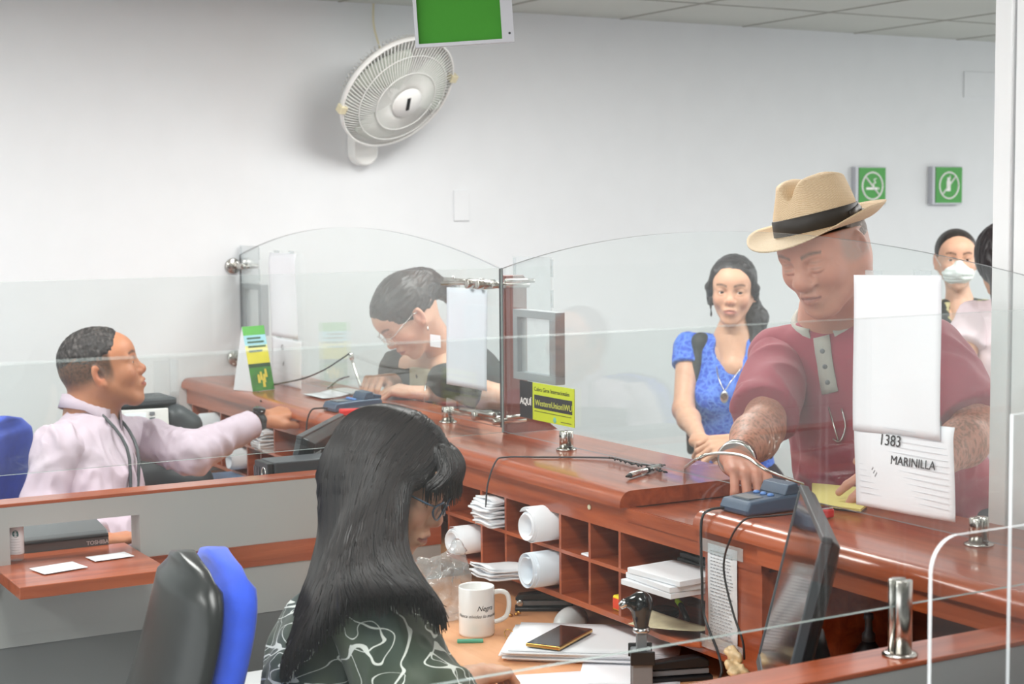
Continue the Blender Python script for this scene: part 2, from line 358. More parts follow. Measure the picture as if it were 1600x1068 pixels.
for i, (x, y) in enumerate(PANELS):  # glowing panel bodies for the added lamps, all out of view
    t = thing('added_light_panel', ['added unseen ceiling light panel over the far teller desk', 'added unseen ceiling light panel over the far half of the counter', 'added unseen ceiling light panel over the woman in blue', 'added unseen ceiling light panel farthest along the back wall', 'added unseen ceiling light panel over the near staff aisle', 'added unseen ceiling light panel beside the white column', 'added unseen ceiling light panel in the waiting area behind the column', 'added unseen ceiling light panel at the far left of the staff area'][i], 'light', (x, y, 2.447), 'added ceiling light panels')
    f = MB()
    for a, b in (((-.31, -.61), (.31, -.59)), ((-.31, .59), (.31, .61)), ((-.31, -.59), (-.29, .59)), ((.29, -.59), (.31, .59))): f.box((x+a[0], y+a[1], 2.434), (x+b[0], y+b[1], 2.447))
    obj('frame', f, M['white'], t); obj('diffuser', MB().box((x-.29, y-.59, 2.437), (x+.29, y+.59, 2.445)), M['led'], t)
# ------------------------------------------------------------------ far partition between the two desks (with a pass-through)
def partition(name, label, y0, y1, xa, xb, win=None):
    t = thing(name, label, 'partition', ((xa+xb)/2, (y0+y1)/2, 0), 'partitions between the teller desks')
    def P(x0, x1, z0, z1, m=None): return (x0, y0, z0), (x1, y1, z1)
    p = MB()
    if win:
        a, b, za, zb = win; p.box(*P(xa, a, .67, .992)); p.box(*P(b, xb, .67, .992)); p.box(*P(a, b, zb, .992)); p.box(*P(a, b, .67, za))
    else: p.box(*P(xa, xb, .67, .992))
    obj('panel', p, M['grey'], t, 0); obj('base', MB().box((xa, y0+.003, 0), (xb, y1-.003, .669)), M['grey2'], t)
    obj('cap', MB().box((xa, y0-.001, .992), (xb, y1+.001, 1.0)), M['woodx'], t, .0015)
    if win:
        s = MB().box((xa, y0-.004, .788), (win[0]-.03, y0+.001, .842)).box((win[1], y0-.004, .788), (xb, y0+.001, .842)); obj('trim_band', s, M['woodx'], t)
    return t
partition('low_partition', 'low grey partition with a wood cap and a cut-out slot, behind the seated woman', 3.73, 3.80, -.4, 1.93, (.832, 1.133, .845, .945))
partition('low_partition', 'low grey partition with a wood cap in the near right corner', 1.705, 1.785, .3, 1.93)
tag(obj('pass_through_shelf', MB().box((.795, 3.49, .832), (1.128, 3.84, .86)), M['woodx'], None, .002), 'small wooden shelf through the slot of the grey partition, holding slips', 'shelf')
# ------------------------------------------------------------------ counter
def slab(y0, y1):
    pr = [(1.945, 1.014), (1.92, 1.014)]+[(1.95-.03*math.cos(a), 1.02+.03*math.sin(a)) for a in [math.pi/2*k/7 for k in range(8)]]+[(2.32, 1.05), (2.335, 1.042), (2.335, 1.014)]
    m = MB(); n = len(pr); vs = [(x, y0, z) for x, z in pr]+[(x, y1, z) for x, z in pr]
    m.add(vs, [tuple(range(n)), tuple(range(2*n-1, n-1, -1))]); m.add(vs, [(k, n+k, n+(k+1) % n, (k+1) % n) for k in range(n)], 0, False)
    for k in range(2, 10): m.sm[2+k] = True
    return m
ct = thing('service_counter', 'long reddish wooden bank counter with rounded edge running to the back wall', 'counter', (2.13, 3.5, 0))
obj('countertop', slab(2.875, 5.766), M['wood'], ct); obj('countertop', slab(.95, 2.613), M['wood'], ct)
obj('lowered_ledge', MB().box((1.937, 2.613, .985), (2.335, 2.875, 1.012)), M['wood'], ct)
obj('fascia', MB().box((1.94, 2.42, .956), (1.96, 3.728, 1.0139)).box((1.94, 3.80, .956), (1.96, 5.766, 1.0139)).box((1.93, .95, .975), (1.96, 2.42, 1.0139)), M['wood'], ct)
obj('front_panel', MB().box((2.30, .95, 0), (2.325, 5.766, 1.0135)), M['woodd'], ct)
b = MB().lathe([(.006, 0), (.006, .003), (.004, .004)], (1.940, 3.024, 0.992), (-1, 0, 0), 16); obj('screw_cap', b, M['cream'], ct, label='cream screw cap on the wooden fascia')
# pigeon holes below the counter
YD = [3.706, 3.53, 3.408, 3.285, 3.155, 3.03, 2.909]
def cubby(dy, label):
    t = thing('pigeonhole_shelf', label, 'shelf', (2.07, 3.1+dy, .77), 'pigeonhole shelves under the counter')
    q = lambda m, lo, hi: m.box((lo[0], lo[1]+dy, lo[2]), (hi[0], hi[1]+dy, hi[2]))
    obj('bottom_board', q(MB(), (1.942, 2.42, .756), (2.27, 3.722, .77)), M['wood'], t, .002)
    obj('middle_shelf', q(MB(), (1.942, 2.60, .866), (2.27, 3.722, .875)), M['wood'], t, .001)
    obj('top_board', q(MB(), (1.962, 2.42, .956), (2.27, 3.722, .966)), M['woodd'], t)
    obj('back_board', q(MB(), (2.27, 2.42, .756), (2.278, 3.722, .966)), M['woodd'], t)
    for y in YD:
        m = MB(); q(m, (1.942, y-.0045, .875), (2.27, y+.0045, .956)); q(m, (1.942, y-.0045, .77), (2.27, y+.0045, .866)); obj('divider', m, M['woodx'], t)
    obj('end_panel', q(MB(), (1.942, 2.42, .77), (2.27, 2.60, .956)), M['wood'], t)
    pr = [(2.0, 2.602), (1.93, 2.602), (1.905, 2.64), (1.9, 2.7), (1.908, 2.79), (1.941, 2.86), (2.0, 2.86)]
    obj('rounded_lip', MB().prism([(x, y+dy) for x, y in pr], .7705, .783, 'z'), M['wood'], t, .002)
cubby(0, 'row of open wooden pigeonholes under the counter in front of the seated woman'); cubby(2.005, 'row of open wooden pigeonholes under the far end of the counter')
for y0, y1, lb in ((1.80, 3.722, 'pale beech desk with mug, papers and phone in front of the seated woman'), (3.81, 5.76, 'pale beech desk in front of the man in the pink shirt')):
    t = thing('desk', lb, 'desk', (1.8, (y0+y1)/2, 0), 'teller desks')
    obj('desktop', MB().box((1.58, y0, .672), (2.295, y1, .70)), M['desk'], t, .004)
    obj('side_panel', MB().box((1.61, y0+.02, 0), (2.29, y0+.045, .671)), M['desk'], t); obj('side_panel', MB().box((1.61, y1-.045, 0), (2.29, y1-.02, .671)), M['desk'], t)
# ------------------------------------------------------------------ glass
def arch(y0, y1, z0, z1, zt):
    n = 28; pts = [(y0, z0), (y1, z0)]
    for k in range(n+1):
        a = k/n; pts.append((y1+(y0-y1)*a, z1+(zt-z1)*(1-(2*a-1)**2)))
    return pts
def pane(name, label, poly, a, b, ax, group=None, mats=('glass', 'gedge')):
    return tag(obj(name, MB().prism(poly, a, b, ax, 0, 1), [M[mats[0]], M[mats[1]]]), label, 'glass screen', group)
pane('glass_screen', 'arched clear glass screen on the counter in front of the man in the hat', arch(1.785, 3.782, 1.06, 1.497, 1.603), 2.146, 2.154, 'x', 'arched counter screens', ('glass', 'gedge3'))
pane('glass_screen', 'arched clear glass screen on the counter next to the back wall', arch(3.790, 5.742, 1.07, 1.497, 1.603), 2.146, 2.154, 'x', 'arched counter screens', ('glass', 'gedge3'))
pane('glass_divider', 'straight glass divider on the grey partition behind the seated woman', [(-.3, 1.06), (2.14, 1.06), (2.14, 1.5), (-.3, 1.5)], 3.762, 3.770, 'y', 'glass dividers on the partitions')
pane('glass_divider', 'straight glass divider crossing the picture on the nearest partition', [(-.1, 1.074), (2.14, 1.074), (2.14, 1.495), (-.1, 1.495)], 1.736, 1.744, 'y', 'glass dividers on the partitions')
# free-standing acrylic guard at the right edge
r = .045; ac = [(1.474, .90)]+[(1.474+r-r*math.cos(a), 1.233-r+r*math.sin(a)) for a in [math.pi/2*k/8 for k in range(9)]]+[(1.88, 1.233), (1.88, .90)]
pane('acrylic_guard', 'round-cornered clear acrylic sheet standing by the near right partition', ac, 1.497, 1.503, 'y', None, ('acryl', 'gedge2'))
pane('acrylic_guard', 'tall clear acrylic sheet behind the round-cornered one at the right edge', [(1.668, .9), (1.91, .9), (1.91, 1.372), (1.668, 1.372)], 1.547, 1.553, 'y', None, ('acryl', 'gedge2'))
t = thing('guard_stand', 'grey ledge carrying the acrylic sheets in the near right corner', 'ledge', (1.75, 1.52, 0))
obj('ledge', MB().box((1.40, 1.48, .86), (1.91, 1.57, .90)), M['grey'], t); obj('support', MB().box((1.45, 1.5, 0), (1.9, 1.55, .859)), M['grey2'], t)
# ------------------------------------------------------------------ hardware
def post(name, label, p, h, ax=(0, 1)):
    t = thing(name, label, 'glass clamp', p, 'steel glass posts'); p = Vector(p); d = Vector((ax[0], ax[1], 0)); n = Vector((-ax[1], ax[0], 0))
    obj('flange', MB().lathe([(.026, 0), (.026, .003), (.022, .0055), (.012, .006)], p, (0, 0, 1), 28), M['steel'], t)
    m = MB()
    for s in (1, -1):
        P0 = p+n*.0044*s; pts = []
        for k in range(13):
            a = math.pi*k/12; pts.append((d*math.cos(a)*.0150+n*s*math.sin(a)*.0135))
        vs = [P0+q*1+Vector((0, 0, z)) for z in (.006, h-.001) for q in pts]+[P0+q*.93+Vector((0, 0, h)) for q in pts]; k = 13; fs = []
        for lv in (0, 1):
            for i in range(k-1): fs.append((lv*k+i, lv*k+i+1, (lv+1)*k+i+1, (lv+1)*k+i))
            fs.append((lv*k+k-1, lv*k, (lv+1)*k, (lv+1)*k+k-1))
        fs.append(tuple(range(2*k, 3*k))); fs.append(tuple(range(k))[::-1])
        if s < 0: fs = [f[::-1] for f in fs]
        m.add(vs, fs, 0, True)
    m.cbox(p+Vector((0, 0, .012)), (.012, .012, .01)); o = obj('clamp_post', m, M['steel'], t)
    obj('set_screw', MB().cyl(p+n*.0170+Vector((0, 0, h*.75)), p+n*.0195+Vector((0, 0, h*.75)), .003), M['black'], t)
    return t
post('glass_post', 'steel clamp post on the counter just behind the coiled pen cord', (2.15, 3.46, 1.05), .048)
post('glass_post', 'steel clamp post on the counter at the lower corner of the handwritten notice', (2.15, 2.07, 1.05), .05)
post('glass_post', 'steel clamp post on the counter beside the writing customer, under the hanging paper', (2.15, 4.10, 1.05), .045)
post('glass_post', 'tall steel clamp post on the cap of the nearest partition', (1.652, 1.741, 1.0), .112, (1, 0))
t = thing('glass_connector', 'upper steel rod connector at the corner where three glass screens meet', 'glass clamp', (2.15, 3.786, 1.452), 'steel rod connectors')
m = MB()
z = 1.452
m.cyl((2.163, 4.13, z+.005), (2.163, 3.99, z+.002), .007).cyl((2.163, 3.99, z+.002), (2.163, 3.87, z+.001), .011).cyl((2.163, 3.87, z), (2.163, 3.79, z), .008)
m.cyl((2.137, 4.10, z-.004), (2.137, 3.86, z+.006), .006); m.cyl((2.13, 3.80, z), (2.238, 3.79, z), .008); m.cyl((2.155, 3.775, z+.012), (2.238, 3.76, z+.012), .006)
for yy in (3.93, 3.87): m.cyl((2.122, yy, z), (2.178, yy, z), .013)
obj('rod', m, M['steel'], t)
for yy in (4.06, 3.9): obj('bolt', MB().cyl((2.15, yy, z+.011), (2.15, yy, z+.017), .004), M['chrome'], t)
t = thing('glass_connector', 'lower steel rod connector just above the counter at the screen corner', 'glass clamp', (2.15, 3.786, 1.085), 'steel rod connectors')
z = 1.085; m = MB()
m.cyl((2.163, 4.09, z-.006), (2.163, 3.93, z), .007).cyl((2.163, 3.95, z), (2.163, 3.82, z), .0115).cyl((2.163, 3.82, z), (2.163, 3.79, z), .008)
m.cyl((2.135, 3.99, z+.012), (2.135, 3.80, z+.018), .008); m.cyl((2.13, 3.80, z), (2.225, 3.79, z+.002), .009); m.cyl((2.16, 3.78, z+.012), (2.23, 3.765, z+.014), .007)
m.cyl((2.122, 3.9, z+.006), (2.18, 3.9, z+.006), .013); obj('rod', m, M['steel'], t)
for zz, lb in ((1.456, 'upper'), (1.112, 'lower')):
    t = thing('wall_standoff', lb+' round steel standoff on the back wall holding the glass edge', 'glass clamp', (2.135, 5.76, zz), 'wall standoffs')
    obj('disc', MB().lathe([(.029, 0), (.029, .008), (.026, .011)], (2.13, 5.769, zz), (0, -1, 0), 32), M['steel'], t)
    obj('rod', MB().cyl((2.135, 5.76, zz), (2.138, 5.68, zz), .011).cyl((2.138, 5.70, zz), (2.19, 5.66, zz), .0095), M['steel'], t)
# wooden privacy board at the corner
pb = [(2.165, 1.0505), (2.40, 1.0505), (2.335, 1.0505)][:1]+[(2.333, 1.0505), (2.30, 1.075), (2.262, 1.10), (2.243, 1.14), (2.236, 1.2), (2.236, 1.465), (2.226, 1.478), (2.165, 1.478)]
tag(obj('privacy_board', MB().prism(pb, 3.796, 3.812, 'y'), M['woodz'], None, .002), 'upright mahogany privacy board standing on the counter at the screen corner', 'board')
# hatch frames fixed behind the glass
def hatch(dy, lb, w=.215):
    y1 = 3.735+dy; y0 = y1-w; z0, z1 = 1.207, 1.392
    t = thing('speech_hatch', lb, 'hatch', (2.175, (y0+y1)/2, 1.3), 'grey framed hatches on the glass')
    m = MB()
    for a, b, c_, d in ((y0, y1, z1-.02, z1), (y0, y1, z0, z0+.02), (y0, y0+.03, z0+.02, z1-.02), (y1-.022, y1, z0+.02, z1-.02)): m.box((2.156, a, c_), (2.185, b, d))
    obj('frame', m, mat('hatch_grey', (150, 154, 158), .4), t, .001); obj('frosted_pane', MB().box((2.168, y0+.03, z0+.02), (2.172, y1-.022, z1-.02)), M['bag'], t)
    g = thing('glass_plate', 'small frosted plate taped above the '+('near' if dy == 0 else 'far')+' grey hatch frame', 'plate', (2.16, (y0+y1)/2, z1+.07), 'small plates above the hatches')
    obj('plate', MB().box((2.1555, y0+.02, z1+.004), (2.1595, y1-.003, z1+.14)), M['bag'], g)
    for (a, b) in ((y0+.015, z1+.012), (y0+.015, z1+.09), (y1-.012, z1+.09)): obj('tape', MB().box((2.1596, a, b), (2.1603, a+.014, b+.045)), M['tape'], g)
hatch(0, 'grey framed hatch on the near glass screen beside the wooden board'); hatch(2.03, 'grey framed hatch on the far glass screen by the back wall', .21)
# ------------------------------------------------------------------ papers on the glass
def hang(name, lb, cat, c, w, h, rot=0, side=-1, amp=.006, mt='paper', group=None, seed=0, tape=True, T=None):
    """sheet hanging in the plane of the counter glass; returns the thing"""
    a = math.radians(rot); ux = Vector((0, -math.cos(a), -math.sin(a))); uy = Vector((0, -math.sin(a), math.cos(a)))
    t = thing(name, lb, cat, c, group); x = 2.15+side*.0062
    m = MB().sheet((x+side*amp*.55, c[1], c[2]), w, h, ux, uy, nx=14, ny=18, fn=lambda u, v: side*-amp*(.5-.5*math.sin((u*2+v*1.2+seed)*3.1))*(1 if v < .4 else (.5-v)/.1))
    obj('sheet', m, M[mt], t)
    if tape:
        for s in (-.28, .28): obj('tape', MB().cbox(Vector((x, c[1], c[2]))+ux*w*s+uy*h*.5, (.0012, .045, .018)), M['tape'], t)
    return t, ux, uy, x
t, ux, uy, x = hang('paper_notice', 'large blank sheet on the near glass in front of the straw-hatted man', 'paper', (2.15, 2.272, 1.375), .232, .30, -1.5, seed=1)
t, ux, uy, x = hang('paper_notice', 'lined sheet with handwritten number and town name, on the near glass', 'paper', (2.15, 2.252, 1.166), .262, .172, -1.5, -1, .004, seed=2)
x -= .0052; C0 = Vector((x, 2.252, 1.166))
m = MB()
for k in range(13): m.cbox(C0+uy*(.07-.011*k), (.0003, .235, .0006))
obj('ruled_lines', m, mat('pale_rule', (205, 210, 216), .8), t)
T = frame(C0+ux*-.063+uy*.038+Vector((-.001, 0, 0)), ux, uy)
m = text_mb('1383', .030, T, .0003, .15); m2 = text_mb('MARINILLA', .0235, frame(C0+ux*-.032+uy*.004+Vector((-.001, 0, 0)), ux, uy), .0003, .12)
m.add(m2.v, m2.f); obj('handwriting', m, M['ink'], t)
T0 = C0+ux*-.085+uy*.0; m = MB()
for k in range(3): m.add([T0+ux*(-.004+.026*1+.008*k*.5-.02)+uy*(-.012-.006*k)+Vector((-.001, 0, 0)), T0+ux*(.0+.02+.008*k*.5-.0)+uy*(.012-.006*k)+Vector((-.001, 0, 0)), T0+ux*(.002+.02+.008*k*.5)+uy*(.010-.006*k)+Vector((-.001, 0, 0)), T0+ux*(-.002+.006+.008*k*.5)+uy*(-.014-.006*k)+Vector((-.001, 0, 0))], [(0, 1, 2, 3)])
obj('stamp_mark', m, mat('grey_ink', (140, 140, 144), .6), t)
hang('paper_notice', 'blank bluish sheet hanging beside the upper rod connector on the far glass', 'paper', (2.15, 3.965, 1.30), .235, .275, 0, -1, .004, 'paperb', seed=3)
t = thing('paper_label', 'small blank white slip stuck left of the bluish sheet on the far glass', 'paper', (2.145, 4.165, 1.28)); obj('slip', MB().box((2.1445, 4.13, 1.262), (2.1455, 4.195, 1.297)), M['paper'], t)
hang('paper_notice', 'tall blank white sheet on the far glass above the one with small print', 'paper', (2.15, 5.30, 1.365), .24, .292, 0, -1, .006, seed=4)
t, ux, uy, x = hang('paper_notice', 'white sheet with small print at its top on the far glass near the leaflet stand', 'paper', (2.15, 5.285, 1.13), .27, .165, 0, -1, .004, seed=5)
C0 = Vector((x-.0052, 5.285, 1.13)); m = text_mb('habilisi', .026, frame(C0+ux*-.01+uy*.045, ux, uy), .0003); obj('print_emblem', MB().tube([C0+ux*(-.03+.010*math.cos(a))+uy*(.053+.009*math.sin(a)) for a in [k*.52 for k in range(13)]], .0012, 5), M['dgrey'], t)
obj('print_mark', MB().add([C0+ux*-.03+uy*-.005, C0+ux*-.02+uy*.008, C0+ux*-.02+uy*-.002, C0+ux*-.03+uy*-.016], [(0, 1, 2, 3)]), M['dgrey'], t); obj('small_print', m, mat('grey_print', (90, 92, 98), .6), t)
# money-transfer sticker
t = thing('sticker_sign', 'lime and black money transfer sticker on the near glass beside the wooden board', 'sign', (2.143, 3.55, 1.16))
obj('black_field', MB().box((2.1435, 3.6145, 1.111), (2.1455, 3.68, 1.208)), M['signblk'], t); obj('lime_field', MB().box((2.1435, 3.412, 1.111), (2.1455, 3.614, 1.208)), M['lime'], t)
obj('dark_band', MB().box((2.1428, 3.421, 1.142), (2.1436, 3.605, 1.177)), M['signblk'], t)
U, Vv = (0, -1, 0), (0, 0, 1)
obj('lettering', text_mb('AQUÍ', .0235, frame((2.1432, 3.678, 1.147), U, Vv), .0003, weight=.0006), M['white'], t)
m = text_mb('Cobra Giros Internacionales', .0150, frame((2.1432, 3.606, 1.187), U, Vv), .0003); obj('lettering', m, M['ink'], t)
m = text_mb('WesternUnion\\WU', .0222, frame((2.1425, 3.600, 1.150), U, Vv), .0003); obj('lettering', m, M['limetxt'], t)
m = MB().box((2.1431, 3.425, 1.1335), (2.1436, 3.605, 1.1355)).box((2.1431, 3.425, 1.1175), (2.1436, 3.475, 1.1195)); obj('fine_print', m, mat('olive_ink', (90, 96, 30), .6), t)
obj('emblem', MB().lathe([(.008, 0), (.007, .0006)], (2.1436, 3.505, 1.120), (-1, 0, 0), 12), mat('pale_blue_ink', (120, 190, 170), .5), t)
# ================================================================== wall fixtures
# wall fan
FC = Vector((2.667, 5.45, 2.087)); FN = Vector((.191, -.759, -.622)).normalized(); FX = FN.cross(Vector((0, 0, 1))).normalized(); FY = FN.cross(FX)*-1
if FY.z < 0: FY = -FY
FX = FY.cross(FN); FT = frame(FC, FX, FY)   # local z = FN
fan = thing('wall_fan', 'white wall-mounted fan with round wire guard high on the back wall', 'fan', (2.66, 5.76, 1.93))
m = MB(); RR = .236
for k in range(96):
    a = 2*math.pi*k/96; pts = []
    for j in range(9):
        q = j/8; r = .058+(RR-.058)*q; tw = a+.42*(1-q)**1.0; h = .062*(1-(r/RR)**2.6)
        pts.append(FT @ Vector((r*math.cos(tw), r*math.sin(tw), h)))
    m.tube(pts, .0017, 4)
for rr, hh in ((.125, .055), (.185, .034)): m.tube([FT @ Vector((rr*math.cos(a), rr*math.sin(a), hh)) for a in [2*math.pi*k/48 for k in range(49)]], .0018, 5)
obj('front_guard', m, M['white'], fan)
m = MB()
for k in range(80):
    a = 2*math.pi*k/80; m.tube([FT @ Vector((r*math.cos(a), r*math.sin(a), h)) for r, h in ((RR, -.012), (RR*.93, -.052), (RR*.7, -.072), (.08, -.08))], .0018, 4)
obj('rear_guard', m, M['white'], fan)
obj('rim', MB().lathe([(RR-.004, -.014), (RR+.004, -.014), (RR+.005, -.006), (RR+.005, .004), (RR+.001, .009), (RR-.004, .006), (RR-.004, -.014)], (0, 0, 0), (0, 0, 1), 64, 0, FT), M['white'], fan)
obj('badge', MB().lathe([(.0, .056), (.06, .056), (.062, .062), (.058, .069), (.0, .072)], (0, 0, 0), (0, 0, 1), 40, 0, FT), M['white'], fan)
obj('badge_label', MB().box((-.0275, -.007, .0715), (.0275, .007, .0735), 0, FT @ Matrix.Rotation(math.radians(-72), 4, 'Z')), M['black'], fan)
for k in range(3):
    m = MB(); vs = []; a0 = 2*math.pi*k/3+.5
    for j in range(7):
        r = .035+.175*j/6
        for i in range(7):
            u = i/6-.5; a = a0+u*(1.15+.55*math.sin(j/6*2.6))*(1 if j else .5); vs.append((r*math.cos(a), r*math.sin(a), .0+u*-.045))
    fs = [(j*7+i, j*7+i+1, (j+1)*7+i+1, (j+1)*7+i) for j in range(6) for i in range(6)]
    vs2 = [(x, y, z-.003) for x, y, z in vs]; m.add(vs, fs, 0, True, FT).add(vs2, [f[::-1] for f in fs], 0, True, FT); obj('blade', m, mat('fan_blade', (196, 204, 194), .35), fan)
obj('hub', MB().lathe([(.0, .03), (.03, .03), (.036, .015), (.036, -.03), (0, -.03)], (0, 0, 0), (0, 0, 1), 24, 0, FT), M['white'], fan)
obj('motor_housing', MB().lathe([(.078, -.08), (.082, -.10), (.08, -.14), (.066, -.175), (.03, -.19), (.0, -.192)], (0, 0, 0), (0, 0, 1), 32, 0, FT), M['white'], fan)
mc = FT @ Vector((0, 0, -.14)); F_ = Field().c(mc, (2.655, 5.70, 2.02), .03, .028, .02).c((2.655, 5.70, 2.02), (2.655, 5.735, 1.90), .035, .03, .02)
V, Fc = F_.mesh(.006, 2); obj('arm', (V, Fc, None), M['white'], fan)
pl = []
for a in range(25):
    t_ = 2*math.pi*a/24; pl.append((2.652+.052*math.cos(t_), 1.945+(.065 if math.sin(t_) > 0 else -.065)+.052*math.sin(t_)))
obj('wall_mount', MB().prism(pl[:-1], 5.705, 5.769, 'y'), M['white'], fan, .008, 3)
obj('knob', MB().lathe([(.021, 0), (.021, .012), (.016, .016)], (2.672, 5.705, 1.935), (0, -1, 0), 24), M['cream'], fan); obj('knob_ring', MB().lathe([(.024, 0), (.024, .004), (.0215, .004)], (2.672, 5.705, 1.935), (0, -1, 0), 24), M['dgrey'], fan)
for a in (200, 20): obj('clip', MB().cbox(FT @ Vector((RR*math.cos(math.radians(a))*1.01, RR*math.sin(math.radians(a))*1.01, 0)), (.03, .03, .03), 0, FT.to_3x3()), M['cream'], fan, .003)
obj('cord', MB().tube([(2.71, 5.742, 2.447), (2.712, 5.745, 2.36), (2.725, 5.70, 2.25), (2.72, 5.62, 2.19)], .004, 6, 0, None, 5), M['cream'], fan)
# hanging sign
d = Vector((1.93, 3.325, 0))-Vector((1.73, 3.438, 0))
s0 = Vector((1.73, 3.438, 2.03)); d.z = .013; ux = d.normalized(); HT = frame(s0, ux, (0, 0, 1)); Ww = d.length
t = thing('hanging_sign', 'blank green sign in a silver frame hanging from the ceiling over the counter', 'sign', (1.83, 3.38, 2.03))
obj('panel', MB().box((.008, .008, -.004), (Ww-.028, .24, .002), 0, HT), M['green2'], t)
m = MB().box((0, 0, -.012), (Ww, .008, .010), 0, HT).box((0, .24, -.012), (Ww, .248, .010), 0, HT).box((0, .008, -.012), (.008, .24, .010), 0, HT).box((Ww-.028, .008, -.012), (Ww, .24, .010), 0, HT)
obj('frame', m, M['alu'], t); obj('screw', MB().lathe([(.003, 0), (.002, .001)], (Ww-.01, .02, .010), (0, 0, 1), 10, 0, HT), M['dgrey'], t)
for a in (.03, Ww-.03): obj('hanging_rod', MB().cyl(HT @ Vector((a, .248, 0)), HT @ Vector((a, .418, 0)), .003), M['steel'], t)
# two green prohibition signs
def nosign(x0, x1, z0, z1, lb, kind):
    t = thing('prohibition_sign', lb, 'sign', ((x0+x1)/2, 5.76, z0), 'green prohibition signs')
    obj('board', MB().box((x0, 5.738, z0), (x1, 5.7695, z1)), M['alu'], t, .002); obj('face', MB().box((x0+.018, 5.734, z0+.008), (x1-.004, 5.7385, z1-.004)), M['green'], t)
    c = Vector(((x0+x1)/2+.006, 5.7335, (z0+z1)/2)); R = .062
    m = MB().tube([c+Vector((R*math.cos(a), 0, R*1.0*math.sin(a))) for a in [2*math.pi*k/40 for k in range(41)]], .0045, 6)
    if kind == 0:
        m.tube([c+Vector((-R*.7, 0, R*.7)), c+Vector((R*.7, 0, -R*.7))], .0045, 6); m.cbox(c+Vector((-.004, 0, -.012)), (.07, .004, .011)); m.cbox(c+Vector((.038, 0, -.012)), (.004, .004, .011))
        m.tube([c+Vector(p) for p in ((.01, 0, -.002), (.006, 0, .01), (.018, 0, .016), (.008, 0, .028), (.022, 0, .034))], .003, 6, 0, None, 4)
    else:
        m.tube([c+Vector((-R*.7, 0, -R*.7)), c+Vector((R*.7, 0, R*.7))], .0045, 6); m.cbox(c+Vector((-.004, 0, -.002)), (.024, .004, .05)); m.cbox(c+Vector((-.004, 0, .03)), (.016, .004, .016)); m.tube([c+Vector((.006, 0, .03)), c+Vector((.006, 0, .048))], .0025, 5)
    obj('symbol', m, M['white'], t)
nosign(5.142, 5.325, 1.664, 1.84, 'green no-smoking sign on the back wall, partly behind the straw hat', 0)
nosign(5.622, 5.814, 1.664, 1.845, 'green no-mobile-phone sign on the back wall near the white column', 1)
tag(obj('cover_plate', MB().box((3.061, 5.762, 1.612), (3.131, 5.7695, 1.735)), M['wall'], None, .003), 'blank white cover plate on the back wall below the fan', 'cover plate')
tag(obj('access_panel', MB().box((5.847, 5.764, 2.177), (6.2, 5.7695, 2.30)), M['wall'], None, .001), 'faint white access panel high on the back wall near the column', 'panel')
# ================================================================== near desk
t = thing('mug', 'white mug with black script lettering on the beech desk', 'mug', (1.731, 3.173, .7)); mcn = Vector((1.731, 3.173, .7))
F1 = [(0, .004), (.036, .004), (.039, .0), (.0405, .006), (.0405, .108), (.0398, .111), (.0375, .108), (.037, .012), (0, .010)]
obj('body', MB().lathe([(.030, .002)]+F1[2:8]+[(.03, .009), (0.0, .009)], mcn, (0, 0, 1), 48), mat('glazed_ceramic', (236, 236, 234), .15, coat=.4), t)
hx = Vector((.886, -.35, 0)).normalized()
obj('handle', MB().tube([mcn+hx*a+Vector((0, 0, b)) for a, b in ((.038, .094), (.055, .096), (.070, .088), (.074, .065), (.068, .040), (.054, .030), (.038, .026))], .0055, 10, 0, None, 4), M['white'], t)
vd = Vector((-.5, -.866, 0)); a0 = math.atan2(-.84, -.30)
def bend(r, z0, ang): return lambda v: Vector((mcn.x+(r+.0003+v.z)*math.cos(ang+v.x/r), mcn.y+(r+.0003+v.z)*math.sin(ang+v.x/r), mcn.z+z0+v.y))
w1 = text_mb('Negra', .016, None, .0001, .35, 'CENTER', bend(.0406, .062, a0+.35)); w2 = text_mb('Nunca olvides lo mucho que TE A', .0105, None, .0001, .35, 'CENTER', bend(.0406, .046, a0+.42))
w1.add(w2.v, w2.f); obj('lettering', w1, M['ink'], t)
# crumpled plastic bag
F_ = Field(); bc = Vector(((1.742, 3.359, 0.700)))
F_.e(bc+Vector((0, 0, .035)), (.07, .06, .045), None, .03).e(bc+Vector((.01, 0, .10)), (.048, .045, .05), None, .03).c(bc+Vector((.0, 0, .12)), bc+Vector((.035, -.01, .155)), .022, .012, .02).c(bc+Vector((-.02, 0, .1)), bc+Vector((-.05, .01, .13)), .018, .008, .02)
V, Fc = F_.mesh(.0045, 1); V = folds(V, Fc, .030, (22, 22, 22), 3); V = folds(V, Fc, .010, (60, 60, 60), 8); V[:, 2] = np.maximum(V[:, 2], .7005)
tag(obj('plastic_bag', (V, Fc, None), M['bag']), 'crumpled clear plastic bag on the desk behind the mug', 'bag')
tag(obj('marker_strip', MB().cbox(((1.684, 3.118, 0.700))[:2]+(.7035,), (.058, .014, .007), 0, rz(-28).to_3x3()), M['teal'], None, .002), 'short green plastic strip on the desk in front of the mug', 'strip')
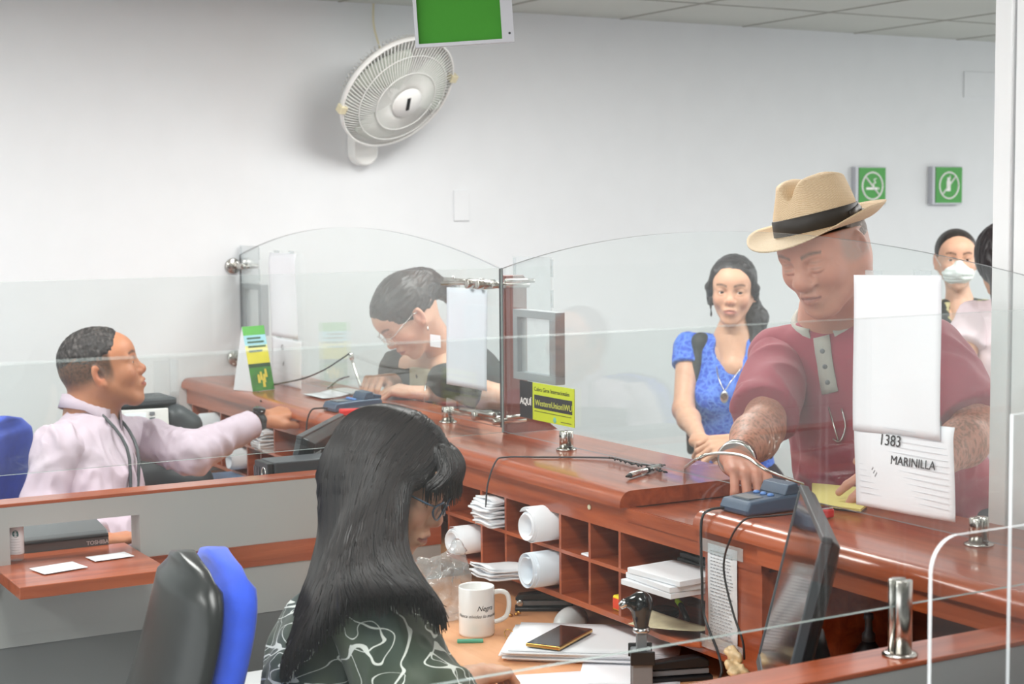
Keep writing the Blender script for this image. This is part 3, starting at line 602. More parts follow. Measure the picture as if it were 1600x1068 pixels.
# papers + phone
def stack(name, lb, cat, c, w, h, n, ang, z0, th=.0022, jit=.006, mt='paper', group=None, part='sheet', bend_=.0):
    t = thing(name, lb, cat, (c[0], c[1], z0), group); a = math.radians(ang)
    for k in range(n):
        b = a+(rng.rand()-.5)*jit*8; dx, dy = (rng.rand(2)-.5)*jit*2
        m = MB().sheet((c[0]+dx, c[1]+dy, z0+th*(k+.5)+.0002), w, h, (math.cos(b), math.sin(b), 0), (-math.sin(b), math.cos(b), 0), th*.82, 6, 6, (lambda u, v, s=rng.rand(): bend_*(u*u+v*v*s)))
        obj(part, m, M[mt], t)
    return t
stack('paper_stack', 'thick stack of folded papers on the desk under the phone', 'papers', (1.885, 2.93), .36, .235, 9, -38, .70, .0028, .010, bend_=.004)
stack('paper_stack', 'loose white sheets on the desk between the thick stack and the stamp', 'papers', ((1.840, 2.717, 0.700)), .20, .15, 3, -35, .70, .0008, .006)
stack('paper_stack', 'white sheet on the desk by the seated woman hand at the bottom edge', 'papers', ((1.696, 2.747, 0.700)), .22, .14, 2, -20, .70, .0008, .004)
t = thing('mobile_phone', 'gold-edged dark phone lying on the folded papers', 'phone', ((1.812, 2.952, 0.727)))
PT = frame(((1.801, 2.934, 0.732)), (math.cos(math.radians(-8)), math.sin(math.radians(-8)), 0), (math.sin(math.radians(8))*1, math.cos(math.radians(8)), 0))
pa, pb_, pc_ = Vector(((1.720, 2.934, 0.730))), Vector(((1.757, 2.863, 0.730))), Vector(((1.899, 2.954, 0.730)))
e1 = (pa-pb_); e2 = (pc_-pb_); PT = frame((pb_+e1*.5+e2*.5+Vector((0, 0, .003))), e2, e1 if e2.cross(e1).z > 0 else -e1); L1, L2 = e2.length, e1.length
obj('body', MB().box((-L1/2, -L2/2, -.004), (L1/2, L2/2, .0035), 0, PT), M['gold'], t, .002, 3); obj('screen', MB().box((-L1/2+.003, -L2/2+.003, .0035), (L1/2-.003, L2/2-.003, .0045), 0, PT), M['blackg'], t)
# mouse
F_ = Field(); mo = Vector(((1.956, 3.134, 0.700))); md = Vector((.8, .6, 0)).normalized(); F_.e(mo+Vector((0, 0, .005)), (.066, .034, .036), np.array(rz(35).to_3x3()), .01).cut(mo+Vector((0, 0, .0006)), (0, 0, -1))
V, Fc = F_.mesh(.0035, 1); t = tag(obj('computer_mouse', (V, Fc, None), mat('pale_grey_shell', (190, 192, 192), .35)), 'pale grey computer mouse on the desk under the pigeonholes', 'mouse')
# stapler / punch
def stapler(c, ang, lb, L=.14):
    T = tr(*c) @ rz(ang); t = thing('stapler', lb, 'stapler', c)
    obj('base', MB().box((-L/2, -.018, 0), (L/2, .018, .010), 0, T), M['black'], t, .003); obj('magazine', MB().box((-L/2+.008, -.009, .012), (L/2-.006, .009, .024), 0, T), M['mgrey'], t, .002)
    pr = [(-L/2, .026), (-L/2+.01, .040), (L/2-.03, .050), (L/2-.008, .042), (L/2-.006, .026)]
    o = MB(); vs = [(x, y, z) for y in (-.014, .014) for x, z in pr]; n = 5
    o.add([T @ Vector(v) for v in vs], [tuple(range(n)), tuple(range(2*n-1, n-1, -1))]+[(k, n+k, n+(k+1) % n, (k+1) % n) for k in range(n)]); obj('arm', o, M['black'], t, .004, 3)
    obj('hinge', MB().cyl(T @ Vector((-L/2+.012, -.017, .020)), T @ Vector((-L/2+.012, .017, .020)), .008), M['steel'], t); return t
stapler((1.976, 3.285, 0.700), -30, 'black and chrome hole punch on the desk in front of the pigeonholes')
# small black cash box like items beneath the pigeonholes
m = MB(); pc0 = Vector(((1.880, 3.272, 0.700)))
for k in range(5): m.lathe([(.004, 0), (.006, .003), (.004, .006)], pc0+Vector((.012*math.cos(k*2.1), .010*math.sin(k*1.7), .0003+.006*(k % 2))), (.2*k, .3, 1), 10)
tag(obj('key_bunch', m, M['gold']), 'small heap of brass trinkets on the desk right of the mug', 'trinket')
c = Vector(((1.767, 3.086, 0.700))); m = MB().tube([c+Vector((.012*math.cos(a), .012*math.sin(a), .012+.010*math.sin(a*1.0))) for a in [k*.4 for k in range(17)]], .0011, 6)
tag(obj('ring', m, M['gold']), 'thin brass ring leaning on the folded papers', 'ring')
# numbering stamp at the bottom
SP = Vector((1.80, 2.62, .70)); ST = tr(*SP) @ rz(-30); t = thing('numbering_stamp', 'black and chrome lever numbering stamp standing at the bottom of the picture', 'stamp', SP)
obj('base_frame', MB().box((-.02, -.03, 0), (.02, -.018, .07), 0, ST).box((-.02, .018, 0), (.02, .03, .07), 0, ST).box((-.02, -.03, .07), (.02, .03, .082), 0, ST), M['mgrey'], t, .003)
obj('number_wheels', MB().cyl(ST @ Vector((0, -.017, .035)), ST @ Vector((0, .017, .035)), .017), M['black'], t)
obj('plunger', MB().box((-.010, -.013, .082), (.010, .013, .125), 0, ST), M['mgrey'], t, .002)
V, Fc = Field().c(ST @ Vector((0, 0, .125)), ST @ Vector((0, 0, .165)), .013, .021, .01).e(ST @ Vector((0, 0, .178)), .022, None, .01).c(ST @ Vector((0, 0, .182)), ST @ Vector((-.028, .0, .178)), .012, .010, .01).mesh(.003, 1)
obj('handle', (V, Fc, None), M['blackg'], t); obj('lever', MB().cyl(ST @ Vector((-.03, 0, .178)), ST @ Vector((-.042, 0, .170)), .010, .007), M['chrome'], t)
obj('collar', MB().lathe([(.016, 0), (.018, .004), (.016, .010)], ST @ Vector((0, 0, .118)), (0, 0, 1), 20), M['chrome'], t); [obj('side_arm', MB().box((-.024, a_, .060), (.024, a_+.005, .088), 0, ST), M['black'], t, .002) for a_ in (-.036, .031)]
stapler((1.899, 2.643, 0.700), -18, 'long black stapler beside the numbering stamp at the bottom', .15)
# things in the pigeonholes
def roll(c, r, L, label, turns=2.2, sq=1, grp='rolled papers in the pigeonholes', seed=0, inner='paper'):
    """rolled sheets lying along x with the spiral facing the desk"""
    t = thing('rolled_papers', label, 'papers', c, grp)
    for q in range(3):
        pts = []
        for k in range(46):
            a = k/45*turns*2*math.pi+seed+q*.5; rr = (r-.0035*q)*(1-.36*k/45)*(1+.06*math.sin(a*2+seed+q)); pts.append((rr*math.cos(a), rr*math.sin(a)*sq))
        m = MB(); n = len(pts); vs = []
        for xx in (-L/2-.004*q, L/2):
            for off_ in (0, .0012):
                for k, (y, z) in enumerate(pts):
                    s = 1+off_/max(math.hypot(y, z), .004); vs.append((c[0]+xx, c[1]+y*s, c[2]+z*s))
        fs = []
        for k in range(n-1): fs += [(k, k+1, 2*n+k+1, 2*n+k), (n+k, 3*n+k, 3*n+k+1, n+k+1), (k, n+k, n+k+1, k+1), (2*n+k, 2*n+k+1, 3*n+k+1, 3*n+k)]
        fs += [(0, 2*n, 3*n, n), (n-1, 2*n-1, 4*n-1, 3*n-1)]
        obj('sheet', m.add(vs, fs, 0, True), M[inner], t)
    return t
def folded(c, w, h, n, L, label, rot=0, grp='folded papers in the pigeonholes', fan=.0):
    t = thing('folded_papers', label, 'papers', c, grp)
    for k in range(n):
        z = c[2]-h/2+h*k/n; xo = (rng.rand()-.5)*.02; wb = w*(1-.12*rng.rand()); wob = rng.rand()*6
        m = MB().sheet((c[0]+xo, c[1]+(rng.rand()-.5)*.006, z+h/n*.5), L, wb, (math.cos(rot), 0, -math.sin(rot)), (0, 1, 0), h/n*.75, 8, 6, lambda u, v, s=wob: .0022*math.sin(u*9+s)+.002*math.cos(v*7+s)+fan*(k/n-.5)*u)
        obj('sheet', m, M['paper'], t)
    return t
folded((1.985, 3.466, .914), .10, .072, 12, .16, 'bulging stack of folded slips in the upper pigeonhole, left of the black box')
roll((1.985, 3.615, .816), .047, .15, 'crumpled rolled papers in the lower pigeonhole nearest the seated woman face', 2.6, .8, seed=1)
roll((1.975, 3.218, .922), .046, .16, 'rolled papers in the upper of the two adjoining roll pigeonholes', 1.4, .98, seed=.6)
roll((1.975, 3.218, .820), .049, .16, 'rolled printed papers in the lower of the two adjoining roll pigeonholes', 1.8, 1.0, seed=2.2, inner='paperb')
folded((1.915, 3.335, .792), .10, .03, 7, .17, 'thin sheaf of slips sticking out of a lower pigeonhole behind the mug', .12)
tag(obj('black_box', MB().box((1.965, 3.30, .8755), (2.06, 3.385, .897)), M['black'], None, .006, 3), 'flat black box in an upper pigeonhole between slips and roll', 'box')
tag(obj('white_slip', MB().box((1.945, 3.036, .8755), (1.99, 3.07, .880)), M['paper'], None, .001), 'small white card in an upper pigeonhole', 'card')
tag(obj('tape_roll', MB().lathe([(.018, 0), (.038, 0), (.038, .02), (.018, .02), (.018, 0)], (2.01, 2.935, .915), (0, 1, 0), 32), M['black']), 'black round tape roll standing in an upper pigeonhole', 'tape roll')
t = thing('tape_measure', 'yellow and orange tape measure in a lower pigeonhole', 'tape measure', (1.97, 2.945, .7705)); obj('case', MB().box((1.957, 2.918, .7707), (1.99, 2.962, .805)), M['yel2'], t, .005, 3); obj('face', MB().box((1.9555, 2.924, .776), (1.9575, 2.957, .799)), mat('orange_red', (226, 70, 40), .4), t)
for k in range(4): tag(obj('document_tray', MB().box((2.0+.003*k, 2.62, .8795+.0122*k), (2.2, 2.80-.006*k, .890+.0122*k)), M['dgrey'], None, .003), ['lowest', 'second from bottom', 'third from bottom', 'topmost'][k]+' of the flat dark trays in the wide pigeonhole', 'tray', 'dark trays in the wide pigeonhole')
for k in range(3): tag(obj('note_pad', MB().cbox((1.925+.006*k, 2.70-.004*k, .8815+.0125*k), (.125, .165, .0115), 0, rz([3, -2, 5][k]).to_3x3()), M['paper'], None, .001), ['bottom', 'middle', 'top'][k]+' pad of white paper sticking out of the wide pigeonhole', 'note pad', 'white note pads')
t = tag(obj('printed_slip', MB().sheet((1.93, 2.70, .795), .085, .16, (.9, .3, .0), (-.3, .9, 0), .0006, 8, 8, lambda u, v: .012*(u+v)**2), mat('cream_slip', (214, 204, 170), .8, var=.12, vscale=60)), 'cream printed slip curling on the lowest rounded shelf', 'paper')
tag(obj('ink_pad', MB().lathe([(.03, 0), (.034, .006), (.033, .018), (.026, .022), (.0, .02)], (1.98, 2.80, .7835), (0, 0, 1), 28), M['blackg']), 'glossy round black ink pad on the lowest rounded shelf', 'ink pad')
t = thing('marker_pen', 'green and black marker pen on the lowest shelf behind the ink pad', 'pen', (2.02, 2.77, .795)); obj('barrel', MB().cyl((2.0, 2.74, .79), (2.04, 2.82, .8), .006), M['black'], t); obj('cap', MB().cyl((2.04, 2.82, .8), (2.05, 2.845, .803), .0065), mat('lime_plastic', (180, 220, 40), .4), t)
tag(obj('highlighter', MB().cyl((1.99, 2.64, .80), (2.04, 2.70, .81), .006), M['yel2']), 'yellow highlighter on the lowest shelf under the note pads', 'pen')
# list taped on the end of the pigeonholes
t = thing('taped_list', 'long narrow list of handwritten lines taped on the wooden end panel', 'paper', (1.935, 2.54, .89))
obj('sheet', MB().sheet((1.9375, 2.538, .888), .094, .20, (0, -1, 0), (0, 0, 1), .0005, 4, 6, lambda u, v: .001*math.sin(v*5)), M['paper'], t); m = MB()
for k in range(26):
    z = .975-.0068*k; y = 2.575
    while y > 2.515-.01*rng.rand():
        w = .003+.008*rng.rand(); m.box((1.9353, y-w, z-.0009), (1.9357, y, z+.0009)); y -= w+.003
o = obj('written_lines', m, mat('grey_writing', (150, 152, 158), .7), t)
[obj('tape', MB().box((1.9345, 2.47, a_), (1.9349, 2.606, a_+.026)), M['tape'], t) for a_ in (.97, .775)]
# near monitor seen from its left edge
def monitor(name, A, B, C_, lb, backtxt=False, flip=1):
    A, B, C_ = Vector(A), Vector(B), Vector(C_); x = (B-A).normalized(); y = (C_-A); y = (y-x*y.dot(x)).normalized(); w = (B-A).length; h = .33
    n = x.cross(y)*flip; T = Matrix(((x.x, y.x, n.x, A.x), (x.y, y.y, n.y, A.y), (x.z, y.z, n.z, A.z), (0, 0, 0, 1)))
    base = (T @ Vector((w/2, h/2, -.05))); t = thing(name, lb, 'monitor', (base.x, base.y, .70), 'desk monitors')
    # local: x along the top edge, y down the screen, z out of the screen
    obj('bezel', MB().box((0, 0, -.016), (w, .010, 0), 0, T).box((0, h-.018, -.016), (w, h, 0), 0, T).box((0, .01, -.016), (.010, h-.018, 0), 0, T).box((w-.010, .01, -.016), (w, h-.018, 0), 0, T), M['dgrey'], t, .002)
    obj('screen', MB().box((.0102, .0102, -.014), (w-.0102, h-.0182, -.002), 0, T), M['blackg'] if not backtxt else M['blackg'], t)
    F_ = Field(); m = MB(); prs = [(.004, .004), (.010, .010), (w*.25, h*.2)] if not backtxt else [(.004, .004), (.008, .008), (.022, .016)]; zz = [-.016, -.030, -.048]; vs = []
    for (a, b), z in zip(prs, zz): vs += [(a, b, z), (w-a, b, z), (w-a, h-b, z), (a, h-b, z)]
    fs = []
    for l in (0, 4):
        for k in range(4): fs.append((l+k, l+(k+1) % 4, l+4+(k+1) % 4, l+4+k))
    fs += [(8, 9, 10, 11), (3, 2, 1, 0)]; obj('back_shell', m.add(vs, fs, 0, False, T), M['black'], t, .003)
    up = Vector((0, 0, 1)); p1 = T @ Vector((w/2, h*.6, -.05)); p0 = Vector((p1.x, p1.y, .712))-Vector((n.x, n.y, 0))*.03
    obj('stand_neck', MB().tube([p1, (p1+p0)/2-Vector((n.x, n.y, 0))*.015, p0], .020, 12, 0, None, 4), M['black'], t)
    obj('stand_foot', MB().lathe([(.10, 0), (.10, .006), (.03, .014), (.02, .02)], (p0.x, p0.y, .70), (0, 0, 1), 36), M['black'], t)
    return t, T, w, h
monitor('computer_monitor', ((1.856, 2.209, 1.167)), ((1.577, 1.825, 1.169)), ((1.764, 2.209, 0.852)), 'black desk monitor seen edge-on at the right, in front of the counter', False, -1)
B_, A_ = Vector(((1.906, 4.313, 1.072))), Vector(((1.550, 3.858, 1.070))); C2 = A_+Vector((-.035, .01, -.3)); dd = (B_-A_).normalized(); A_ = B_-dd*.455
t, T, w, h = monitor('computer_monitor', A_, B_, A_+Vector((-.06, .035, -.31)), 'black desk monitor seen from behind above the far partition', True, 1)
nb = T.to_3x3() @ Vector((0, 0, -1)); xb = (T.to_3x3() @ Vector((1, 0, 0))); yb = (T.to_3x3() @ Vector((0, -1, 0)))
if xb.cross(yb).dot(nb) < 0: xb = -xb
obj('lettering', text_mb('Lenovo', .026, frame(T @ Vector((.030, .056, -.0486)), xb, yb), .0003), M['lgrey'], t)
obj('energy_label', MB().lathe([(.015, 0), (.013, .0008)], T @ Vector((.31, .046, -.0481)), nb, 20), M['yel2'], t)
# desktop computer behind the far partition
t = thing('desktop_computer', 'dark grey desktop computer lying behind the cap of the far partition', 'computer', (1.66, 3.87, .70))
obj('case', MB().box((1.515, 3.835, .702), (1.90, 3.930, 1.022)), M['dgrey'], t, .004); obj('front_panel', MB().box((1.497, 3.837, .702), (1.514, 3.928, 1.020)), M['black'], t, .003)
obj('badge', MB().tube([(1.4965, 3.862+.013*math.cos(a), .992+.016*math.sin(a)) for a in [k*.4 for k in range(17)]], .0016, 6), M['silver'], t); m = MB()
for k in range(4): m.box((1.4955, 3.895+.010*k, .90), (1.4972, 3.900+.010*k, 1.005))
obj('vents', m, M['blackg'], t)
# banknote counter on the far desk
t = thing('banknote_counter', 'dark grey banknote counting machine with a lit display beside the back wall', 'machine', (1.62, 5.1, .70)); R_ = rz(0)
F_ = Field(); V, Fc = F_.c((1.50, 5.12, .965), (1.60, 5.12, .965), .09, .09, .03).c((1.52, 5.12, .80), (1.60, 5.12, .80), .10, .10, .05).c((1.655, 5.04, 1.00), (1.655, 5.17, .98), .045, .045, .02).c((1.70, 5.04, .97), (1.71, 5.17, .94), .045, .05, .03).c((1.66, 5.05, .92), (1.70, 5.16, .90), .06, .06, .03).c((1.70, 5.05, .78), (1.70, 5.16, .78), .08, .08, .05).cut((0, 0, .702), (0, 0, -1)).mesh(.008, 2)
obj('housing', (V, Fc, None), M['dgrey'], t); obj('top_rim', MB().box((1.47, 5.03, 1.044), (1.66, 5.20, 1.066)), M['dgrey'], t, .006)
pf = frame((1.47, 5.008, .938), (1, -.12, 0), (0, .12, 1)); obj('control_panel', MB().box((0, 0, -.006), (.15, .10, .006), 0, pf), M['white'], t, .004); obj('display', MB().box((.012, .03, .0062), (.078, .088, .0085), 0, pf), M['screen'], t)
obj('display_digits', text_mb('10', .03, frame(pf @ Vector((.036, .04, .0088)), pf.to_3x3() @ Vector((1, 0, 0)), pf.to_3x3() @ Vector((0, 1, 0))), .0003), M['ink'], t); m = MB()
for k in range(5): m.box((.09, .012+.017*k, .006), (.106, .022+.017*k, .0095), 0, pf)
obj('keys', m, M['mgrey'], t); obj('start_key', MB().box((.122, .022, .006), (.142, .036, .010), 0, pf), mat('green_key', (60, 170, 100), .4), t)
obj('clear_guide', MB().box((1.605, 5.09, 1.064), (1.66, 5.093, 1.180)).box((1.668, 5.05, 1.03), (1.674, 5.13, 1.183)), M['acryl'], t)
# blue-lidded box and rolls at the far shelf
t = thing('food_container', 'clear plastic container with a pale blue lid under the far counter end', 'container', (1.86, 5.25, .70)); obj('tub', MB().box((1.80, 5.18, .7005), (1.94, 5.32, .75)), M['bag'], t, .01, 3); obj('lid', MB().box((1.795, 5.175, .7505), (1.945, 5.325, .763)), M['lidb'], t, .004, 3)
roll((1.985, 5.235, .815), .040, .15, 'white roll sticking out of a pigeonhole of the far station', 1.1, 1.0, seed=.9)
folded((1.985, 4.985, .913), .09, .07, 10, .15, 'stack of folded slips in an upper pigeonhole of the far station')
roll((1.97, 5.50, .915), .036, .14, 'short white paper roll in a far pigeonhole near the back wall', 1.6, 1.1, seed=3)
folded((1.985, 4.86, .80), .08, .03, 4, .12, 'few slips in a lower pigeonhole of the far station')
# ================================================================== on the counter
def pinpad(dy, lb):
    t = thing('pin_pad', lb, 'card reader', (2.04, 2.53+dy, 1.05), 'card readers on the counter')
    y = lambda v: v+dy
    pr = [(1.966, 1.0508), (1.964, 1.062), (1.972, 1.078), (2.04, 1.083), (2.118, 1.085), (2.126, 1.078), (2.126, 1.052), (2.12, 1.0508)]
    o = obj('body', MB().prism([(a, b) for a, b in pr], y(2.495), y(2.585), 'y'), M['padb'], t, .007, 3)
    obj('card_slot', MB().prism([(2.062, 1.0835), (2.072, 1.103), (2.095, 1.106), (2.10, 1.0835)], y(2.500), y(2.580), 'y').prism([(2.10, 1.0845), (2.10, 1.097), (2.125, 1.094), (2.125, 1.084)], y(2.502), y(2.578), 'y'), M['padb'], t, .002)
    obj('display', MB().box((1.985, y(2.515), 1.0795), (2.02, y(2.568), 1.0825)), M['mgrey'], t)
    for k in range(3): obj('key', MB().lathe([(.007, 0), (.007, .003), (.004, .005)], (2.040, y(2.517+.022*k), 1.083), (0, 0, 1), 12), M['padk'], t)
    return t
pinpad(0, 'slate blue card reader under the hand of the man in the hat'); pinpad(1.985, 'slate blue card reader between the seated man hand and the writing customer')
def cable(name, lb, pts, r=.0028, mt='black', sub=6, cat='cable', g=None): return tag(obj(name, MB().tube(pts, r, 7, 0, None, sub), M[mt]), lb, cat, g)
cable('reader_cable', 'black cable dropping from the near card reader down past the taped list', [(1.966, 2.57, 1.058), (1.935, 2.575, 1.056), (1.912, 2.572, 1.04), (1.913, 2.575, .97), ((1.910, 2.568, 0.920)), ((1.910, 2.562, 0.851)), ((1.900, 2.502, 0.788)), ((1.880, 2.468, 0.754)), (1.88, 2.53, .706)])
cable('reader_cable', 'thin black cable running from the red clip down beside the long list', [(2.03, 2.43, 1.062), (1.985, 2.46, 1.056), ((1.930, 2.460, 1.055)), ((1.910, 2.480, 1.012)), ((1.910, 2.498, 0.953)), ((1.910, 2.469, 0.876)), ((1.910, 2.439, 0.827)), ((1.910, 2.433, 0.791))], .0022)
t = thing('key_fob', 'red plastic clip on the counter in front of the near card reader', 'clip', (2.06, 2.42, 1.05)); obj('body', MB().cbox((2.065, 2.415, 1.0605), (.075, .04, .018), 0, rz(8).to_3x3()), M['red'], t, .004, 3); obj('metal_insert', MB().cbox((2.085, 2.41, 1.0705), (.03, .02, .003)), M['chrome'], t, .001)
t = thing('key_fob', 'red plastic clip with a bunch of keys below the far card reader', 'clip', (1.97, 4.40, 1.05)); obj('body', MB().cbox((1.985, 4.405, 1.0605), (.07, .035, .018), 0, rz(-20).to_3x3()), M['red'], t, .005, 3); m = MB()
obj('strap', MB().cbox((2.025, 4.385, 1.0575), (.03, .022, .004), 0, rz(-20).to_3x3()), M['white'], t)
for k in range(6):
    a = k*1.05; m.tube([(2.055+.014*math.cos(a), 4.36+.014*math.sin(a), 1.062+.005*(k % 3)), (2.055+.024*math.cos(a+.5), 4.36+.024*math.sin(a+.5), 1.056)], .003, 6); m.lathe([(.007, 0), (.007, .002)], (2.055+.012*math.cos(a), 4.36+.012*math.sin(a), 1.064+.004*(k % 3)), (math.cos(a), math.sin(a), 1.2), 12)
obj('keys', m, M['gold'], t)
cable('reader_cable', 'black cable looping from the far card reader over the counter edge', [(1.966, 4.53, 1.06), (1.945, 4.545, 1.06), (1.92, 4.55, 1.055), (1.905, 4.55, 1.02), (1.90, 4.545, .97)])
# chained pens
cable('tether_cable', 'thin dark cord crossing the near counter from its edge to the pen', [(1.905, 3.44, .93), (1.906, 3.43, .99), (1.92, 3.415, 1.045), (1.945, 3.41, 1.0545), (2.02, 3.37, 1.0535), (2.12, 3.30, 1.0535), ((2.155, 3.250, 1.054)), ((2.156, 3.142, 1.054)), ((2.201, 3.102, 1.054))], .0022, 'dgrey')
m = MB()
for k in range(26):
    a = k/25; q = Vector(((2.138, 3.238, 1.057)))*(1-a)+Vector(((2.125, 2.995, 1.057)))*a; m.tube([q+Vector((.006*math.sin(k*2.1), .006*math.cos(k*1.7), .0)), q+Vector((-.005*math.cos(k*1.3), .007*math.sin(k), .003))], .0022, 5)
tag(obj('bead_chain', m, M['black']), 'tangled black bead chain on the near counter beside the silver pen', 'chain')
t = thing('pen', 'silver pen lying on the near counter by the black chain', 'pen', ((2.107, 3.058, 1.050))); a, b = Vector(((2.034, 3.003, 1.058))), Vector(((2.162, 3.073, 1.058)))
obj('barrel', MB().cyl(a, b, .0065, .006), M['silver'], t); obj('tip', MB().cyl(a, a+(a-b).normalized()*.02, .006, .002), M['black'], t); obj('band', MB().cyl(a+(b-a)*.55, a+(b-a)*.62, .0075), M['black'], t); obj('clip', MB().cyl(b, b+(b-a).normalized()*.012, .0065, .005), M['black'], t)
cable('steel_cord', 'silver coiled cord arching over the wrist of the man in the hat', [((2.214, 3.044, 1.053)), ((1.968, 2.674, 1.138)), ((1.980, 2.645, 1.154)), ((1.988, 2.596, 1.162)), ((1.992, 2.535, 1.162)), ((1.997, 2.472, 1.142)), (2.10, 2.49, 1.105)], .0034, 'steel')
t = thing('folder', 'yellow card folder on the counter under the left hand of the man', 'folder', (2.28, 2.49, 1.05))
q = [Vector(((2.307, 2.707, 1.052))), Vector(((2.146, 2.517, 1.052))), Vector(((2.181, 2.411, 1.052))), Vector(((2.386, 2.559, 1.052)))]
for k, (zz, mt, s) in enumerate(((1.0505, 'black', 1.0), (1.0535, 'yellow', .99), (1.056, 'yellow', .985))):
    c = sum(q, Vector())/4; m = MB(); vs = [Vector((c.x+(p.x-c.x)*s, c.y+(p.y-c.y)*s, zz)) for p in q]+[Vector((c.x+(p.x-c.x)*s, c.y+(p.y-c.y)*s, zz+.002)) for p in q]
    obj(['back_cover', 'sheet', 'front_cover'][k], m.add(vs, [(0, 1, 2, 3), (7, 6, 5, 4), (0, 4, 5, 1), (1, 5, 6, 2), (2, 6, 7, 3), (3, 7, 4, 0)]), M[mt], t)
# leaflet tent
t = thing('leaflet_stand', 'folded table tent with green and yellow farming picture on the far counter', 'leaflet', (1.99, 5.2, 1.05))
b1, b2, b3 = Vector((1.971, 5.173, 1.051)), Vector((2.062, 5.205, 1.051)), Vector((1.936, 5.262, 1.051)); b4 = b2+(b3-b1); r1 = (b1+b3)/2; r1.z = 1.268; r2 = (b2+b4)/2; r2.z = 1.268
def quad(m, a, b, c, d, th=.0012, mi=0):
    n = (b-a).cross(d-a).normalized()*th; m.add([a, b, c, d, a+n, b+n, c+n, d+n], [(3, 2, 1, 0), (4, 5, 6, 7), (0, 1, 5, 4), (1, 2, 6, 5), (2, 3, 7, 6), (3, 0, 4, 7)], mi); return m
obj('blank_panel', quad(MB(), b3, b4, r2, r1), M['paper'], t); m = MB()
e = Vector((0, 0, 0)); obj('side_flap', quad(MB(), b1-(b2-b1).normalized()*.0, b3, r1, r1+(b1-b3)*.01), M['paper'], t)
bands = [(0, .36, mat('field_green', (52, 124, 40), .5, var=.35, vscale=30)), (.36, .42, mat('tree_green', (30, 70, 36), .6)), (.42, .62, mat('sky_yellow', (226, 216, 50), .5, var=.1, vscale=20)), (.62, .70, mat('pale_yellow', (234, 232, 150), .5)), (.70, .86, mat('pale_sky', (160, 214, 226), .5, var=.1, vscale=15)), (.86, 1, mat('leaf_green', (92, 180, 78), .5))]
for a, b, mt in bands: obj('printed_band', quad(MB(), b1+(r1-b1)*a, b2+(r2-b2)*a, b2+(r2-b2)*b, b1+(r1-b1)*b), mt, t)
nn = (b2-b1).cross(r1-b1).normalized()*.0022; m = MB()
for k, (a, b) in enumerate(((.80, .62), (.74, .75), (.67, .8), (.60, .6))): c0 = b1+(r1-b1)*a+nn; quad(m, c0+(b2-b1)*.12, c0+(b2-b1)*(.12+b), c0+(b2-b1)*(.12+b)+(r1-b1)*.025, c0+(b2-b1)*.12+(r1-b1)*.025, .0004)
obj('printed_text', m, mat('dark_green_ink', (60, 96, 70), .6), t); m = MB()
for a, b in ((.42, .16), (.55, .12), (.65, .2), (.5, .05), (.3, .12)): c0 = b1+(r1-b1)*b+nn+(b2-b1)*a; quad(m, c0, c0+(b2-b1)*.12, c0+(b2-b1)*.10+(r1-b1)*.13, c0+(b2-b1)*.02+(r1-b1)*.13, .0004)
obj('printed_crop', m, mat('straw_ink', (220, 200, 70), .6), t)
cable('tether_cable', 'thin black cord rising from the far counter to the customer pen', [(1.925, 4.98, 1.04), ((2.021, 5.249, 1.053)), ((2.082, 5.308, 1.053)), ((1.961, 4.727, 1.132)), ((2.043, 4.740, 1.154)), ((2.108, 4.763, 1.180)), ((2.156, 4.783, 1.200))], .0026)
cable('tether_cable', 'short grey-green cord on the far counter beside the writing hand', [((2.215, 5.105, 1.054)), ((2.280, 5.210, 1.054)), ((2.109, 4.757, 1.121)), ((2.141, 4.762, 1.127))], .003, 'mgrey')
t = thing('pen', 'silver pen in the writing hand of the customer at the far counter', 'pen', ((2.161, 4.752, 1.143))); obj('barrel', MB().cyl(((2.159, 4.780, 1.182)), ((2.163, 4.723, 1.096)), .0045), M['silver'], t); obj('cap', MB().cyl(((2.158, 4.782, 1.200)), ((2.160, 4.779, 1.178)), .0075), M['silver'], t)
q = [Vector(((2.069, 4.969, 1.052))), Vector(((2.072, 4.812, 1.052))), Vector(((2.279, 4.917, 1.052))), Vector(((2.282, 5.106, 1.052)))]
tag(obj('form', MB().sheet(sum(q, Vector())/4, (q[2]-q[1]).length, (q[1]-q[0]).length, q[2]-q[1], q[0]-q[1], .0006, 8, 6, lambda u, v: .003*math.sin(u*7)+.003), M['paper']), 'white form being filled in on the far counter', 'paper')
t = thing('printer', 'dark grey slip printer behind the slot of the grey partition', 'printer', (.99, 3.93, .70)); P0 = Vector((.84, 3.86, .86))
obj('body', MB().prism([(3.845, .702), (3.84, .888), (3.85, .895), (4.0, .915), (4.02, .90), (4.02, .702)], .885, 1.09, 'x'), mat('printer_grey', (96, 100, 102), .4), t, .004); obj('hood', MB().box((.89, 3.8375, .879), (1.088, 3.8405, .883)), M['black'], t)
obj('cutter', MB().box((.846, 3.852, .702), (.8845, 4.0, .898)), M['mgrey'], t, .006, 3); obj('lettering', text_mb('TOSHIBA', .013, frame((1.035, 3.8375, .864), (1, 0, 0), (0, 0, 1)), .0003, weight=.0004), M['lgrey'], t)
tag(obj('printer_shelf', MB().box((.70, 3.83, .67), (1.3, 4.10, .70)), M['desk'], None, .002), 'beech shelf carrying the slip printer behind the grey partition', 'shelf')
t = thing('sanitizer_bottle', 'clear sanitizer bottle with a white label at the left edge of the pass-through shelf', 'bottle', (.855, 3.772, .86)); bc = (.855, 3.772, .8603)
obj('bottle', MB().lathe([(.014, 0), (.0175, .003), (.0175, .085), (.012, .096), (.008, .10), (.008, .106)], bc, (0, 0, 1), 28), M['bag'], t); obj('label', MB().lathe([(.0178, .016), (.0180, .018), (.0180, .078), (.0178, .080)], bc, (0, 0, 1), 28), M['paper'], t)
